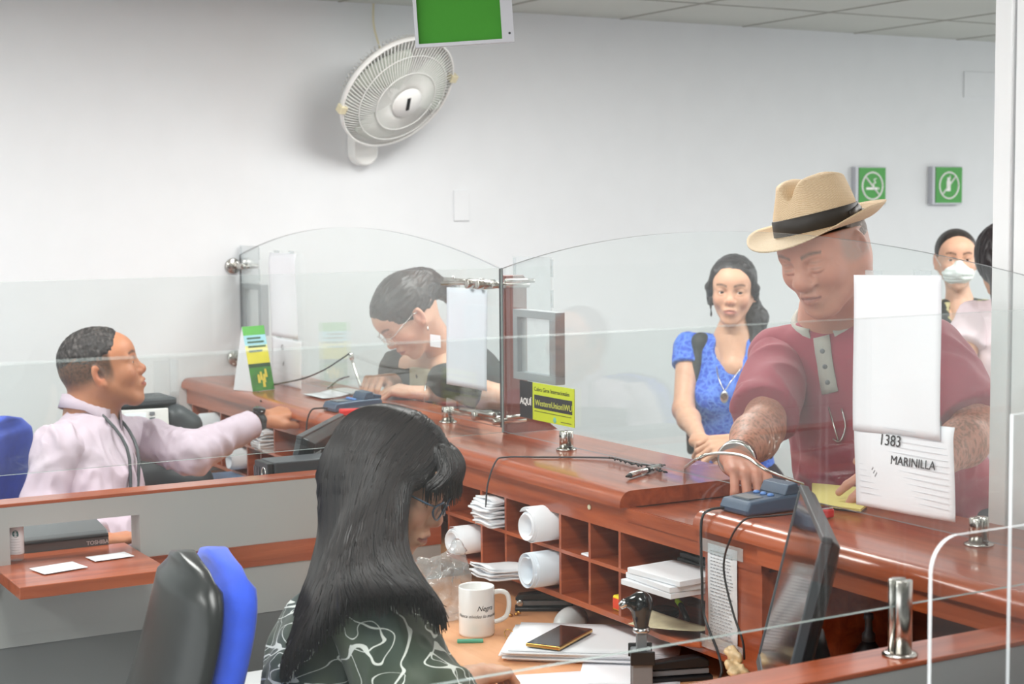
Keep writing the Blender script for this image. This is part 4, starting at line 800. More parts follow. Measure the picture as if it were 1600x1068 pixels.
obj('cap', MB().lathe([(.0095, .104), (.0095, .118), (.006, .122)], bc, (0, 0, 1), 20), M['white'], t)
bd = lambda r, z0, an: (lambda v: Vector((bc[0]+(r+v.z)*math.cos(an+v.x/r), bc[1]+(r+v.z)*math.sin(an+v.x/r), bc[2]+z0+v.y)))
obj('letter_mark', text_mb('e', .030, None, .0002, 0, 'CENTER', bd(.0184, .058, -1.85), weight=.001), mat('teal_ink', (40, 96, 96), .5), t); m = MB()
for k in range(6):
    w_ = text_mb('—'*(3+k % 2), .006, None, .0001, 0, 'CENTER', bd(.0184, .050-.0062*k, -1.9)); m.add(w_.v, w_.f)
obj('fine_print', m, mat('grey_print2', (110, 112, 116), .6), t)
for k, (c, w_, h_, an, lb) in enumerate(((((0.914, 3.626, 0.861)), .105, .075, 12, 'torn white slip on the pass-through shelf, nearer the bottle'), (((1.047, 3.686, 0.861)), .095, .06, 6, 'small white slip on the pass-through shelf, farther from the bottle'))):
    tag(obj('paper_slip', MB().sheet((c[0], c[1], .8612), w_, h_, (math.cos(math.radians(an)), math.sin(math.radians(an)), 0), (-math.sin(math.radians(an)), math.cos(math.radians(an)), 0), .0005, 6, 5, lambda u, v, k=k: .0015+.004*max(0, v-.2)*(1-k)), M['paper']), lb, 'paper', 'slips on the pass-through shelf')
t = thing('spray_bottle', 'dark spray bottle in the open recess under the near counter', 'bottle', (2.18, 2.39, .70)); bc = (2.18, 2.385, .7)
obj('bottle', MB().lathe([(.026, 0), (.03, .004), (.03, .075), (.016, .095), (.012, .10)], bc, (0, 0, 1), 28), M['black'], t); obj('label', MB().lathe([(.0304, .018), (.0306, .02), (.0306, .062), (.0304, .064)], bc, (0, 0, 1), 28), M['mgrey'], t); obj('nozzle', MB().lathe([(.013, .10), (.013, .115), (.008, .12), (.007, .14), (.010, .145), (.009, .155)], bc, (0, 0, 1), 20), M['dgrey'], t)
F_ = Field(); wc = Vector((1.90, 2.43, .70))
for k in range(9): F_.c(wc+Vector(((rng.rand()-.5)*.03, (rng.rand()-.5)*.04, .008+.011*k)), wc+Vector(((rng.rand()-.5)*.05, (rng.rand()-.5)*.05, .012+.012*k)), .007, .009, .006)
V, Fc = F_.mesh(.004, 0); V = folds(V, Fc, .012, (60, 60, 60), 2); V[:, 2] = np.maximum(V[:, 2], .7005); tag(obj('crumpled_wrapper', (V, Fc, None), mat('wrapper', (206, 182, 140), .4, var=.3, vscale=70)), 'crumpled tan wrapper on the desk at the foot of the monitor', 'wrapper')
# office chairs
def chair(loc, ang, lb):
    T = tr(*loc) @ rz(ang); t = thing('office_chair', lb, 'chair', loc, 'blue office chairs')   # local x = forward
    def slabf(th, x0, w0, z0, z1, bul):
        F_ = Field(); return F_
    vs = []; N = 30; K = 18
    def back(xo, th, mt, nm, grow):
        m = MB(); rings = []
        for j in range(N+1):
            q = j/N; z = .60+.470*q; hw = .192*max(.10, (1-abs(2*q-1)**6)**.45)*(1-.14*q)
            xc = -.170+.165*q+.02*math.sin(q*3.1); tt = th*(1 if .08 < q < .92 else .5)
            for k in range(K*2):
                a = 2*math.pi*k/(2*K); y = hw*math.copysign(abs(math.cos(a))**.55, math.cos(a)); x = tt*math.copysign(abs(math.sin(a))**.7, math.sin(a)); rings.append(T @ Vector((xc+xo+x-.05*(y/.235)**2*-1, y, z)))
        n = 2*K; fs = [(j*n+k, j*n+(k+1) % n, (j+1)*n+(k+1) % n, (j+1)*n+k) for j in range(N) for k in range(n)]+[tuple(range(n))[::-1], tuple(N*n+k for k in range(n))]
        return obj(nm, m.add(rings, fs, 0, True), mt, t)
    back(.0, .034, M['blue'], 'back_cushion', 1); back(-.055, .030, M['blackg'] if 0 else mat('shell_black', (40, 42, 42), .3), 'back_shell', 1.01)
    V, Fc = Field().e(T @ Vector((.22, 0, .47)), (.26, .25, .05), np.array(rz(ang).to_3x3()), .01).mesh(.012, 2); obj('seat', (V, Fc, None), M['blue'], t)
    obj('back_bar', MB().tube([T @ Vector(p) for p in ((.1, 0, .41), (-.06, 0, .42), (-.10, 0, .55), (-.105, 0, .80))], .022, 10, 0, None, 5), M['black'], t)
    obj('gas_lift', MB().cyl(T @ Vector((.2, 0, .10)), T @ Vector((.2, 0, .43)), .028), M['black'], t)
    for k in range(5):
        a = k*2*math.pi/5; e = T @ Vector((.2+.27*math.cos(a), .27*math.sin(a), .075)); obj('base_leg', MB().tube([T @ Vector((.2, 0, .12)), e], .02, 8, 0, [.024, .014]), M['black'], t)
        obj('caster', MB().cyl(e+Vector((.012, 0, -.045)), e+Vector((-.012, 0, -.045)), .029), M['black'], t)
    return t
chair((.955, 2.68, -.0), -4, 'blue office chair with black shell behind the seated woman')
chair((1.065, 4.80, 0), -38, 'blue office chair at the left edge behind the man in pink')
tag(obj('drawer_unit', MB().box((1.06, 3.02, 0), (1.40, 3.5, .60)), M['lgrey'], None, .012, 3), 'light grey drawer unit on the floor beside the blue chair', 'drawer unit')

# ================================================================== people
def uv(v): v = A3(v); return v/np.linalg.norm(v)
def L(a, b, t): return A3(a)*(1-t)+A3(b)*t
SC = 1.055
def headT(c, heading, pitch, roll=0, s=SC):
    return tr(*c) @ rz(heading) @ Matrix.Rotation(math.radians(pitch), 4, 'Y') @ Matrix.Rotation(math.radians(roll), 4, 'X') @ Matrix.Diagonal((s, s, s, 1))
def loc2(T, p): return A3(T @ Vector(p))
def paint(V, base, mott=.05, seed=0, fr=60):
    c = A3(lin(base))[None]*np.ones((len(V), 1)); n = vnoise(V*fr+seed)-.5; n2 = vnoise(V*fr*3+seed+9)-.5
    return c*(1+mott*2*n+mott*n2)[:, None]
def blendc(C, m, col): m = np.clip(m, 0, 1)[:, None]; return C*(1-m)+A3(lin(col))[None]*m
def head_mesh(T, neck, skin, fem=False, h=.0024, stub=None, brow=(50, 38, 32), lips=(176, 92, 84), opn=1.0, nose=1.0, jowl=0, grey=None, top=None, fade=None, neckr=.052, ear=True, age=0):
    """head in its own frame: x forward, y left, z up"""
    F_ = Field(); f = .93 if fem else 1
    F_.e((-.014, 0, .030), (.097, .074, .086), None, .02).e((-.03, 0, .015), (.082, .072, .075), None, .02).e((.030, 0, -.022), (.060, .060*f, .080), None, .03).e((.045, 0, .04), (.05, .058, .045), None, .03)
    for s in (1, -1):
        F_.c((-.005, s*.056*f, -.035), (.058, s*.020*f, -.094), .018*f+jowl, .014*f+jowl*.6, .03); F_.e((.060, s*.040*f, -.026), (.024, .022, .024), None, .025)
        F_.c((.078, s*.012, .021), (.068, s*.044, .017), .010, .009, .014)
    F_.e((.068, 0, -.100), (.020, .024*f, .018), None, .022)
    F_.c((.084, 0, .012), (.101*1, 0, -.024), .0075*nose, .0105*nose, .014); F_.e((.1015, 0, -.0265), .0115*nose, None, .01)
    for s in (1, -1): F_.e((.0925, s*.0125*nose, -.031), (.0105*nose, .0075*nose, .008*nose), None, .006)
    F_.e((.078, 0, -.062), (.022, .026, .022), None, .018)
    F_.c((.0935, -.016, -.0585), (.0975, 0, -.0560), .0045, .0055, .006).c((.0935, .016, -.0585), (.0975, 0, -.0560), .0045, .0055, .006).c((.0915, -.014, -.0665), (.0955, 0, -.0680), .0052, .0065, .006).c((.0915, .014, -.0665), (.0955, 0, -.0680), .0052, .0065, .006)
    for s in (1, -1):
        F_.e((.094, s*.032, .004), (.014, .017, .011), None, .012, -1); F_.e((.0745, s*.0315, .003), .0156, None, .006)
        if opn > 0: F_.e((.0900, s*.0320, .0015), (.010, .0128, .0050*opn), None, .002, -1)
        if age:
            F_.c((.099, s*.018, -.028), (.088, s*.031, -.064), .0028, .0024, .008, -1); F_.c((.090, s*.020, -.0125), (.084, s*.043, -.010), .0020, .0016, .006, -1); F_.c((.093, s*.024, -.064), (.086, s*.028, -.082), .0020, .0016, .006, -1); F_.e((.083, s*.031, -.0065), (.010, .014, .005), None, .006)
    F_.c((.1005, -.022, -.0623), (.1015, 0, -.0612), .0016, .0018, .003, -1).c((.1005, .022, -.0623), (.1015, 0, -.0612), .0016, .0018, .003, -1)
    if ear:
        for s in (1, -1):
            Re = np.array((Matrix.Rotation(math.radians(-s*22), 3, 'Z') @ Matrix.Rotation(math.radians(-12), 3, 'Y')))
            F_.e((-.010, s*.0775, -.008), (.018, .0065, .032), Re, .006); F_.e((-.008, s*.084, -.004), (.009, .006, .017), Re, .004, -1); F_.c((-.006, s*.077, -.034), (-.003, s*.076, -.037), .0075, .006, .005)
    if age:
        for s in (1, -1): F_.c((.100, s*.012, -.0635), (.094, s*.027, -.0715), .0022, .0020, .004, -1)
    for s in (1, -1): F_.e((.093, s*.006, -.0395), (.0045, .0032, .003), None, .002, -1)
    Ti = T.inverted(); nk = A3(Ti @ Vector(neck)); F_.c((-.028, 0, -.045), nk, neckr, neckr*1.08, .035)
    if stub is not None:
        for q, rr in stub: F_.c(nk, A3(Ti @ Vector(q)), neckr*1.0, rr, .05)
    if top: F_.cut(A3(Ti @ Vector(top[0])), A3(T.to_3x3().inverted() @ Vector(top[1])), .004)
    V, Fc = F_.mesh(h, 1); x, y, z = V.T; C_ = paint(V, skin, .05, 3, 70)
    g = lambda c, r: np.exp(-(((V-A3(c))/A3(r))**2).sum(1)*1.5)
    red = tuple(min(255, int(a*b)) for a, b in zip(skin, (1.02, .80, .78)))
    C_ = blendc(C_, .55*(g((.06, .045, -.028), (.03, .02, .02))+g((.06, -.045, -.028), (.03, .02, .02))+g((.105, 0, -.028), (.02, .018, .014))), red)
    if ear: C_ = blendc(C_, .6*(g((-.01, .082, -.008), (.02, .012, .035))+g((-.01, -.082, -.008), (.02, .012, .035))), red)
    ay = np.abs(y); fr_ = x > .055
    lipm = fr_*(ay < .0235)*np.clip(1-np.abs(z+.0625+.10*ay-.0005)/(.0085*(1-(ay/.027)**2)+.0008), 0, 1)*2.2*(x > .083); C_ = blendc(C_, np.clip(lipm, 0, .85), lips)
    C_ = blendc(C_, fr_*(ay < .023)*np.exp(-((z+.0622)/.0013)**2)*.8, (90, 44, 40))
    bz = .0245+.006*np.sin(np.clip((ay-.012)/.036, 0, 1)*2.6); bm = fr_*(ay > .012)*(ay < .050)*np.clip(1.25-np.abs(z-bz)/(.0052-.05*np.maximum(ay-.03, 0)), 0, 1); C_ = blendc(C_, bm*(.55+.5*vnoise(V*A3((300, 300, 500)))), brow)
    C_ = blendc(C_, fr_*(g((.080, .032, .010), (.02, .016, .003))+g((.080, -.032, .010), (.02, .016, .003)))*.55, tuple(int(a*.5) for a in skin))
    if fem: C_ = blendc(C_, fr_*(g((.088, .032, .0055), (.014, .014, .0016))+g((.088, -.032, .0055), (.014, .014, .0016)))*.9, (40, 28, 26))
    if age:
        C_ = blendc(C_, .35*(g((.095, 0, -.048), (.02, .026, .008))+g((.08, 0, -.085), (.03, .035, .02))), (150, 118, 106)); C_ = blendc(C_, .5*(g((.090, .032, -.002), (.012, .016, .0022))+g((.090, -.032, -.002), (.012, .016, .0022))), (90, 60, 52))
    if grey is not None: C_ = blendc(C_, np.clip((np.clip((-.01+.055-x)/.03, 0, 1))*np.clip((z+.03)/.02, 0, 1)*(ay > .03), 0, .6)*(.6+.4*vnoise(V*400)), grey)
    if fade is not None:
        hm = np.clip((z+.042-.2*np.maximum(x-.01, 0))/.035, 0, 1)*np.clip((.034-x)/.010, 0, 1)*np.where(ay > .080, 0, 1); C_ = blendc(C_, hm*(.65+.35*vnoise(V*300)), fade)
    return xf(T, V), Fc, np.clip(C_, 0, 1)
def eyes(T, root, opn=1, gaze=0, col=(70, 44, 30)):
    for s in (1, -1):
        V, Fc = Field().e((.0752, s*.0315, .0028), .0122, None, .002).mesh(.0016, 0); d = V-A3((.0752, s*.0315, .0028)); d /= np.linalg.norm(d, axis=1)[:, None]; g = uv((1, math.sin(math.radians(gaze)), -.16)); a = d@g
        C_ = paint(V, (226, 222, 216), .02); C_ = blendc(C_, (a > .86)*1., col); C_ = blendc(C_, (a > .965)*1., (14, 10, 10)); obj('eye', (xf(T, V), Fc, C_), EYE, root)
def hand(F_, w, d, up, ts, curls=((20, 20, 15),)*4, sp=(7, 2, -3, -9), thumb=((.62, .62, -.30), (.85, .35, -.35)), s=SC, k=.0035):
    w = A3(w); x = uv(d); z = A3(up); z = uv(z-x*(z@x)); y = np.cross(z, x)*ts; P = lambda a, b, c: w+(x*a+y*b+z*c)*s
    ky = (.0285, .0095, -.0095, -.0275); kx = (.088, .092, .087, .078); fl = (1, 1.1, 1.02, .82)
    for b in (-.010, .010): F_.c(P(-.03, b, 0), P(.02, b, 0), .0185*s, .018*s, .012)
    R = np.stack([x, y, z], 1); F_.e(P(.050, 0, -.003), (.046*s, .036*s, .0145*s), R, .010)
    for i in range(4):
        F_.c(P(.012, ky[i]*.6, 0), P(kx[i]-.006, ky[i], .001), .0125*s, .0108*s, .008); p = P(kx[i], ky[i], 0); a = math.radians(sp[i]); dx = x*math.cos(a)+y*math.sin(a); cc = 0
        for j, (ln, r0, r1) in enumerate(((.043, .0098, .0088), (.026, .0088, .0080), (.021, .0080, .0066))):
            cc += math.radians(curls[i][j]); q = p+(dx*math.cos(cc)-z*math.sin(cc))*ln*fl[i]*s; F_.c(p, q, r0*s*(.92 if i == 3 else 1), r1*s*(.92 if i == 3 else 1), k); p = q
    p = P(.016, .020, -.008); q = P(.052, .040, -.016); F_.c(p, q, .0155*s, .0128*s, .012)
    for v, ln, r0, r1 in ((thumb[0], .034, .0118, .0105), (thumb[1], .029, .0105, .0080)):
        n = uv(v); p, q = q, q+(x*n[0]+y*n[1]+z*n[2])*ln*s; F_.c(p, q, r0*s, r1*s, .004)
def arm_skin(sh, el, wr, hd, up, ts, skin, start=0, h=.0024, r=(.046, .040, .034, .024), hairy=False, **kw):
    F_ = Field(); up_ = A3(up)
    if start < 1: F_.c(L(sh, el, start), el, r[0]+(r[1]-r[0])*start, r[1], .02); F_.c(el, L(el, wr, .3), r[1], r[2]*1.16, .02).c(L(el, wr, .3), L(el, wr, .95), r[2]*1.16, r[3], .02)
    else: F_.c(L(el, wr, start-1), L(el, wr, .95), r[2]*(1.1-.2*(start-1)), r[3], .02)
    hand(F_, wr, hd, up, ts, **kw); V, Fc = F_.mesh(h, 1); C_ = paint(V, skin, .05, 11, 50)
    n = np.clip((vnoise(V*A3((130, 130, 130)))-.55)*3, 0, 1); C_ = blendc(C_, n*.25, tuple(min(255, int(a*b)) for a, b in zip(skin, (1.0, .82, .8))))
    if hairy: t = ((V-A3(el))@uv(A3(wr)-A3(el)))/np.linalg.norm(A3(wr)-A3(el)); m = np.clip(t*2+.6, 0, 1)*np.clip((1.0-t)*8, 0, 1); C_ = blendc(C_, m*np.clip((vnoise(V*A3((260, 260, 90)))-.42)*3, 0, 1)*.55, (92, 70, 54))
    return V, Fc, C_
def torso(F_, P0, P1, shR, shL, bx, by, belly=0, bust=0, grow=0, k=.05, shr=.056):
    P0, P1, shR, shL = map(A3, (P0, P1, shR, shL)); u = uv(P1-P0); l = uv(shL-shR); l = uv(l-u*(l@u)); f = np.cross(l, u); R = np.stack([f, l, u], 1); c = lambda t: P0+(P1-P0)*t; g = grow
    F_.e(c(.02)-f*.01, (bx+g, by*.98+g, .13), R, k).e(c(.30)+f*(.005+belly*.5), (bx*.95+g+belly, by*.90+g+belly*.4, .17), R, k).e(c(.62)+f*.005, (bx+g, by+g, .19), R, k)
    mid = (shR+shL)/2; F_.c(shR, L(mid, c(.90), .75), shr+g, shr*1.15+g, k*.8).c(L(mid, c(.90), .75), shL, shr*1.15+g, shr+g, k*.8)
    if bust:
        for s in (1, -1): F_.e(c(.60)+f*(bx*.72)+l*s*by*.42, (bust, bust*1.05, bust*1.05), R, .03)
    return f, l, u
def legs(root, P0, f, l, knees, ankles, col, name='trousers', shoe=(40, 34, 32)):
    F_ = Field(); P0, f, l = A3(P0), A3(f), A3(l); f = uv((f[0], f[1], 0)); l = uv((l[0], l[1], 0)); F_.e(P0+A3((0, 0, -.02)), (.125, .175, .115), np.stack([f, l, A3((0, 0, 1))], 1), .05)
    for s, kn, an in ((1, knees[0], ankles[0]), (-1, knees[1], ankles[1])):
        hp = P0+l*s*.095+A3((0, 0, -.05)); F_.c(hp, kn, .088, .062, .05).c(kn, an, .062, .048, .03)
    V, Fc = F_.mesh(.010, 1); V = folds(V, Fc, .010, (14, 14, 9), 4); obj(name, (V, Fc, None), mat(name+'_cloth', col, .85, bump=.2, bscale=300), root)
    for s, an in ((1, ankles[0]), (-1, ankles[1])):
        a = A3(an); a[2] = .045; F2 = Field().c(a, a+f*.17+A3((0, 0, -.012)), .042, .036, .02).c(a-f*.04, a+A3((0, 0, .03)), .04, .038, .02).cut((0, 0, .002), (0, 0, -1)); V, Fc = F2.mesh(.008, 1); obj('shoe', (V, Fc, None), mat('shoe_leather', shoe, .4), root)
def sleeve(a, b, c=None, t=.5, r0=.07, r1=.065, r2=.05, h=.0055):
    F_ = Field()
    if c is None: e = L(a, b, t); F_.c(a, e, r0, r1, .03); F_.cut(L(a, b, t-.04), A3(b)-A3(a))
    else: e = L(b, c, t); F_.c(a, b, r0, r1, .05).c(b, e, r1, r2, .04); F_.cut(L(b, c, t-.04), A3(c)-A3(b))
    return F_.mesh(h, 1)
def join(ms):
    V = []; F = []; o = 0
    for v, f in ms: V.append(v); F.append(f+o); o += len(v)
    return np.concatenate(V), np.concatenate(F)
def cloth(root, name, F_, h, m, amp=.007, sc=(16, 16, 12), seed=0, paintf=None, smooth=1, sl=()):
    V, Fc = join([F_.mesh(h, smooth)]+list(sl)); V = folds(V, Fc, amp*.45, A3(sc)*A3((2.4, 2.4, 1.6)), seed+20); V = folds(V, Fc, amp, sc, seed)
    return obj(name, (V, Fc, paintf(V) if paintf else None), m, root)
def standing(P0, f, l, dx=.0):
    P0 = A3(P0); f = uv((f[0], f[1], 0)); l = uv((l[0], l[1], 0)); kn = [P0+l*s*.11+f*.03+A3((0, 0, .50-P0[2])) for s in (1, -1)]; an = [P0+l*s*.12-f*.01+A3((0, 0, .10-P0[2])) for s in (1, -1)]; return kn, an
def seated(P0, f, l):
    P0 = A3(P0); f = uv((f[0], f[1], 0)); l = uv((l[0], l[1], 0)); kn = [P0+l*s*.12+f*.40+A3((0, 0, .53-P0[2]-.03)) for s in (1, -1)]; an = [P0+l*s*.12+f*.42+A3((0, 0, .11-P0[2])) for s in (1, -1)]; return kn, an
SKIN = vcol('skin', .48, .10, 350, sub=.12); HAIRM = vcol('hair_strands', .36, .35, 60, spec=.4, stretch=(7, 7, .4)); EYE = vcol('eye_surface', .08, 0, 10, spec=.6)
def finish_body(root, *pieces): return obj('body', merge(*pieces), SKIN, root)
def core(P0, P1, shR, shL, skin, bx, by, extra=None, h=.007):
    F_ = Field(); torso(F_, P0, P1, shR, shL, bx-.012, by-.012, shr=.044)
    V, Fc = F_.mesh(h, 2); return V, Fc, paint(V, skin, .04)
def spectacles(T, root, mt, full=True):
    m = MB(); lenses = []
    for s in (1, -1):
        c = Vector((.108, s*.033, .000)); pts = [T @ (c+Vector((-.010*abs(.024*math.cos(a)/.024)**2*(1 if s*math.cos(a) > 0 else 0), .0245*math.cos(a), .0185*math.sin(a)*(1 if math.sin(a) < 0 else .85)))) for a in [k*math.pi/12 for k in range(25)]]
        m.tube(pts, .0019 if full else .0011, 6); m.tube([T @ Vector((.098, s*.0585, .006)), T @ Vector((.088, s*.074, .008)), T @ Vector((.0, s*.0815, .012)), T @ Vector((-.012, s*.081, .004))], .0019, 6)
        ln = [c+Vector((-.004, .023*math.cos(a), .017*math.sin(a))) for a in [k*math.pi/8 for k in range(16)]]; lenses.append(MB().add([T @ p for p in ln], [tuple(range(16))]))
    m.tube([T @ Vector((.108, .0095, .004)), T @ Vector((.112, 0, .007)), T @ Vector((.108, -.0095, .004))], .0018, 6); sp = obj('spectacles', m, mt, root)
    for q_ in lenses: obj('lens', q_, M['lens'], sp)
def locks(F_, T, roots, ends, n, r0, r1, jit, mids=None, k=.006):
    """hair locks: from the parting over the skull towards the ends (world space)"""
    for i in range(n):
        t = (i+.5)/n; j = int(t*(len(roots)-1)); ft = t*(len(roots)-1)-j; w = lambda A: L(A[j], A[min(j+1, len(A)-1)], ft)
        pts = [w(roots)]+[w(q) for q in (mids or [])]+[w(ends)]; jj = (rng.rand(3)-.5)*jit
        pts = [p+jj*(q/(len(pts)-1))*(.4+q*.3) for q, p in enumerate(pts)]; P_ = []
        for a in range(len(pts)-1):
            p0 = pts[max(a-1, 0)]; p1 = pts[a]; p2 = pts[a+1]; p3 = pts[min(a+2, len(pts)-1)]
            for q in range(3): s = q/3; P_.append(.5*(2*p1+(p2-p0)*s+(2*p0-5*p1+4*p2-p3)*s*s+(3*p1-p0-3*p2+p3)*s**3))
        P_.append(pts[-1]); N = len(P_); F_.chain(P_, [r0+(r1-r0)*q/(N-1) for q in range(N)], k)
def hairpaint(V, col, hi, seed=0, st=(260, 260, 10)):
    n = vnoise(V*A3(st)+seed); C_ = paint(V, col, .08, seed); return blendc(C_, np.clip((n-.5)*2.2, 0, 1)*.6, hi)
# ------------------------------------------------------------------ A: seated woman, near desk
r = thing('person', 'seated woman with long dark hair, glasses and a green blouse with white line drawings', 'person', (1.18, 2.62, 0))
HT_ = headT((1.267, 2.652, 1.163), -39, 24, -3); N = A3((1.231, 2.703, 0.991)); shR = A3((1.172, 2.515, 0.970)); shL = A3((1.344, 2.839, 0.911)); P0 = A3((1.10, 2.70, .50)); elR = A3((1.225, 2.433, 0.791)); wrR = A3((1.452, 2.671, 0.769)); elL = A3((1.34, 2.86, .78)); wrL = A3((1.42, 2.68, .70))
SKA = (224, 178, 150)
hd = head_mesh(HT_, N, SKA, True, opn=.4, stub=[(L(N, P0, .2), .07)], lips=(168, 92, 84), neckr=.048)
aR = arm_skin(shR, elR, wrR, A3((1.582, 2.756, 0.749))-A3((1.452, 2.671, 0.769)), (0, 0, 1), 1, SKA, .7, curls=((28, 32, 20), (34, 36, 20), (38, 38, 22), (42, 38, 22)), thumb=((.75, .45, -.45), (.9, .2, -.3)))
aL = arm_skin(shL, elL, wrL, (.6, -.6, -.1), (0, 0, 1), -1, SKA, .7, h=.004, curls=((30, 30, 20),)*4)
finish_body(r, hd, aR, aL, core(P0, N, shR, shL, SKA, .115, .16)); eyes(HT_, r)
m_, nt, b = mk('line_drawing_blouse'); Lk = nt.links; tc = nt.nodes.new('ShaderNodeTexCoord'); b.inputs['Roughness'].default_value = .6; b.inputs['Sheen Weight'].default_value = .2; cur = None
for sc_, w_, ox in ((6.5, .014, 0), (9.5, .014, 3.1)):
    mp = nt.nodes.new('ShaderNodeMapping'); mp.inputs['Location'].default_value = (ox, ox*.7, 1.3); mp.inputs['Rotation'].default_value = (.3, .9, .5); mp.inputs['Scale'].default_value = (1.0, 1.0, 1.9); Lk.new(tc.outputs['Object'], mp.inputs[0]); n = nt.nodes.new('ShaderNodeTexNoise'); n.inputs['Scale'].default_value = sc_; n.inputs['Detail'].default_value = .6; n.inputs['Distortion'].default_value = 1.3; Lk.new(mp.outputs[0], n.inputs[0])
    s1 = nt.nodes.new('ShaderNodeMath'); s1.operation = 'SUBTRACT'; s1.inputs[1].default_value = .5+ox*.012; Lk.new(n.outputs[0], s1.inputs[0]); s2 = nt.nodes.new('ShaderNodeMath'); s2.operation = 'ABSOLUTE'; Lk.new(s1.outputs[0], s2.inputs[0]); s3 = nt.nodes.new('ShaderNodeMath'); s3.operation = 'LESS_THAN'; s3.inputs[1].default_value = w_*.75; Lk.new(s2.outputs[0], s3.inputs[0])
    if cur is None: cur = s3
    else: mx = nt.nodes.new('ShaderNodeMath'); mx.operation = 'MAXIMUM'; Lk.new(cur.outputs[0], mx.inputs[0]); Lk.new(s3.outputs[0], mx.inputs[1]); cur = mx
n = nt.nodes.new('ShaderNodeTexNoise'); n.inputs['Scale'].default_value = 5; Lk.new(tc.outputs['Object'], n.inputs[0]); rp = nt.nodes.new('ShaderNodeValToRGB'); e = rp.color_ramp.elements; e[0].position = .42; e[0].color = (*lin((38, 58, 52)), 1); e[1].position = .6; e[1].color = (*lin((74, 84, 62)), 1); Lk.new(n.outputs[0], rp.inputs[0])
mixc = nt.nodes.new('ShaderNodeMixRGB'); Lk.new(cur.outputs[0], mixc.inputs[0]); Lk.new(rp.outputs[0], mixc.inputs[1]); mixc.inputs[2].default_value = (*lin((226, 230, 222)), 1); Lk.new(mixc.outputs[0], b.inputs['Base Color'])
F_ = Field(); f, l, u = torso(F_, P0, N, shR, shL, .135, .175, .02, .075, .006); F_.c(L(N, P0, -.02), L(N, P0, .18), .056, .062, .04); F_.cut(L(N, P0, -.07), uv(uv(N-P0)*1-f*.5)); F_.cut(P0-A3((0, 0, .08)), (0, 0, -1)); cloth(r, 'blouse', F_, .0055, m_, .012, (13, 13, 9), 2, sl=[sleeve(shR, elR, wrR, .22, .088, .088, .080), sleeve(shL, elL, wrL, .2, .075, .075, .07)])
Cc = []
kn, an = seated(P0, f, l); legs(r, P0, f, l, kn, an, (36, 40, 52)); spectacles(HT_, r, mat('spectacle_frame', (60, 84, 108), .25, coat=.3))
# long hair
F_ = Field(); TT = HT_; q = lambda *p: loc2(TT, p)
part = [q(.066, -.010, .084), q(.038, -.008, .106), q(0, -.006, .115), q(-.048, -.004, .103), q(-.082, 0, .070)]
sideR = [q(.058, -.066, .040), q(.028, -.078, .045), q(-.012, -.086, .045), q(-.062, -.074, .03), q(-.100, -.030, .015)]
sideL = [q(.058, .066, .040), q(.028, .078, .045), q(-.012, .086, .045), q(-.062, .074, .03), q(-.100, .030, .015)]
m2R = [A3((1.239, 2.530, 1.168)), A3((1.202, 2.514, 1.145)), A3((1.162, 2.524, 1.126)), A3((1.161, 2.593, 1.109)), A3((1.192, 2.712, 1.090))]
m3R = [A3((1.212, 2.478, 1.067)), A3((1.157, 2.430, 1.076)), A3((1.097, 2.440, 1.060)), A3((1.093, 2.552, 1.000)), A3((1.128, 2.702, 0.960))]
endR = [A3((1.231, 2.378, 0.980)), A3((1.191, 2.370, 1.024)), A3((1.096, 2.414, 1.022)), A3((1.035, 2.575, 0.886)), A3((1.062, 2.692, 0.819))]
locks(F_, TT, part, endR, 70, .010, .004, .006, [sideR, m2R, m3R], .012)
m2L = [A3((1.348, 2.752, 1.119)), A3((1.317, 2.778, 1.081)), A3((1.282, 2.819, 1.054)), A3((1.257, 2.809, 1.039)), A3((1.219, 2.762, 1.055))]
endL = [A3((1.352, 2.743, 0.923)), A3((1.317, 2.784, 0.894)), A3((1.243, 2.859, 0.876)), A3((1.161, 2.823, 0.845)), A3((1.117, 2.778, 0.837))]
locks(F_, TT, part, endL, 42, .012, .006, .008, [sideL, m2L], .012)
rootB = [q(.06, -.035, .092), q(.075, -.012, .088), q(.078, .012, .088), q(.06, .04, .088)]
midB = [q(.088, -.052, .062), q(.098, -.022, .074), q(.099, .012, .074), q(.090, .048, .062)]; endB = [q(.076, -.072, .030), q(.098, -.044, .056), q(.108, .018, .044), q(.090, .068, .012)]
locks(F_, TT, rootB, endB, 44, .0065, .0022, .006, [midB], .010)
F_.e(q(-.02, 0, .036), (.100*SC, .084*SC, .088*SC), np.array(TT.to_3x3().normalized()), .012)
F_.c(q(-.07, -.02, -.02), A3((1.187, 2.674, 1.034)), .05, .042, .03).c(A3((1.187, 2.674, 1.034)), A3((1.088, 2.660, 0.881)), .040, .018, .03)
F_.e(q(.112, -.008, -.02), (.075, .055, .066), np.array(TT.to_3x3().normalized()), .006, -1)
V, Fc = F_.mesh(.0032, 2); obj('hair', (V, Fc, hairpaint(V, (30, 27, 28), (66, 60, 60))), HAIRM, r)
from mathutils.bvhtree import BVHTree
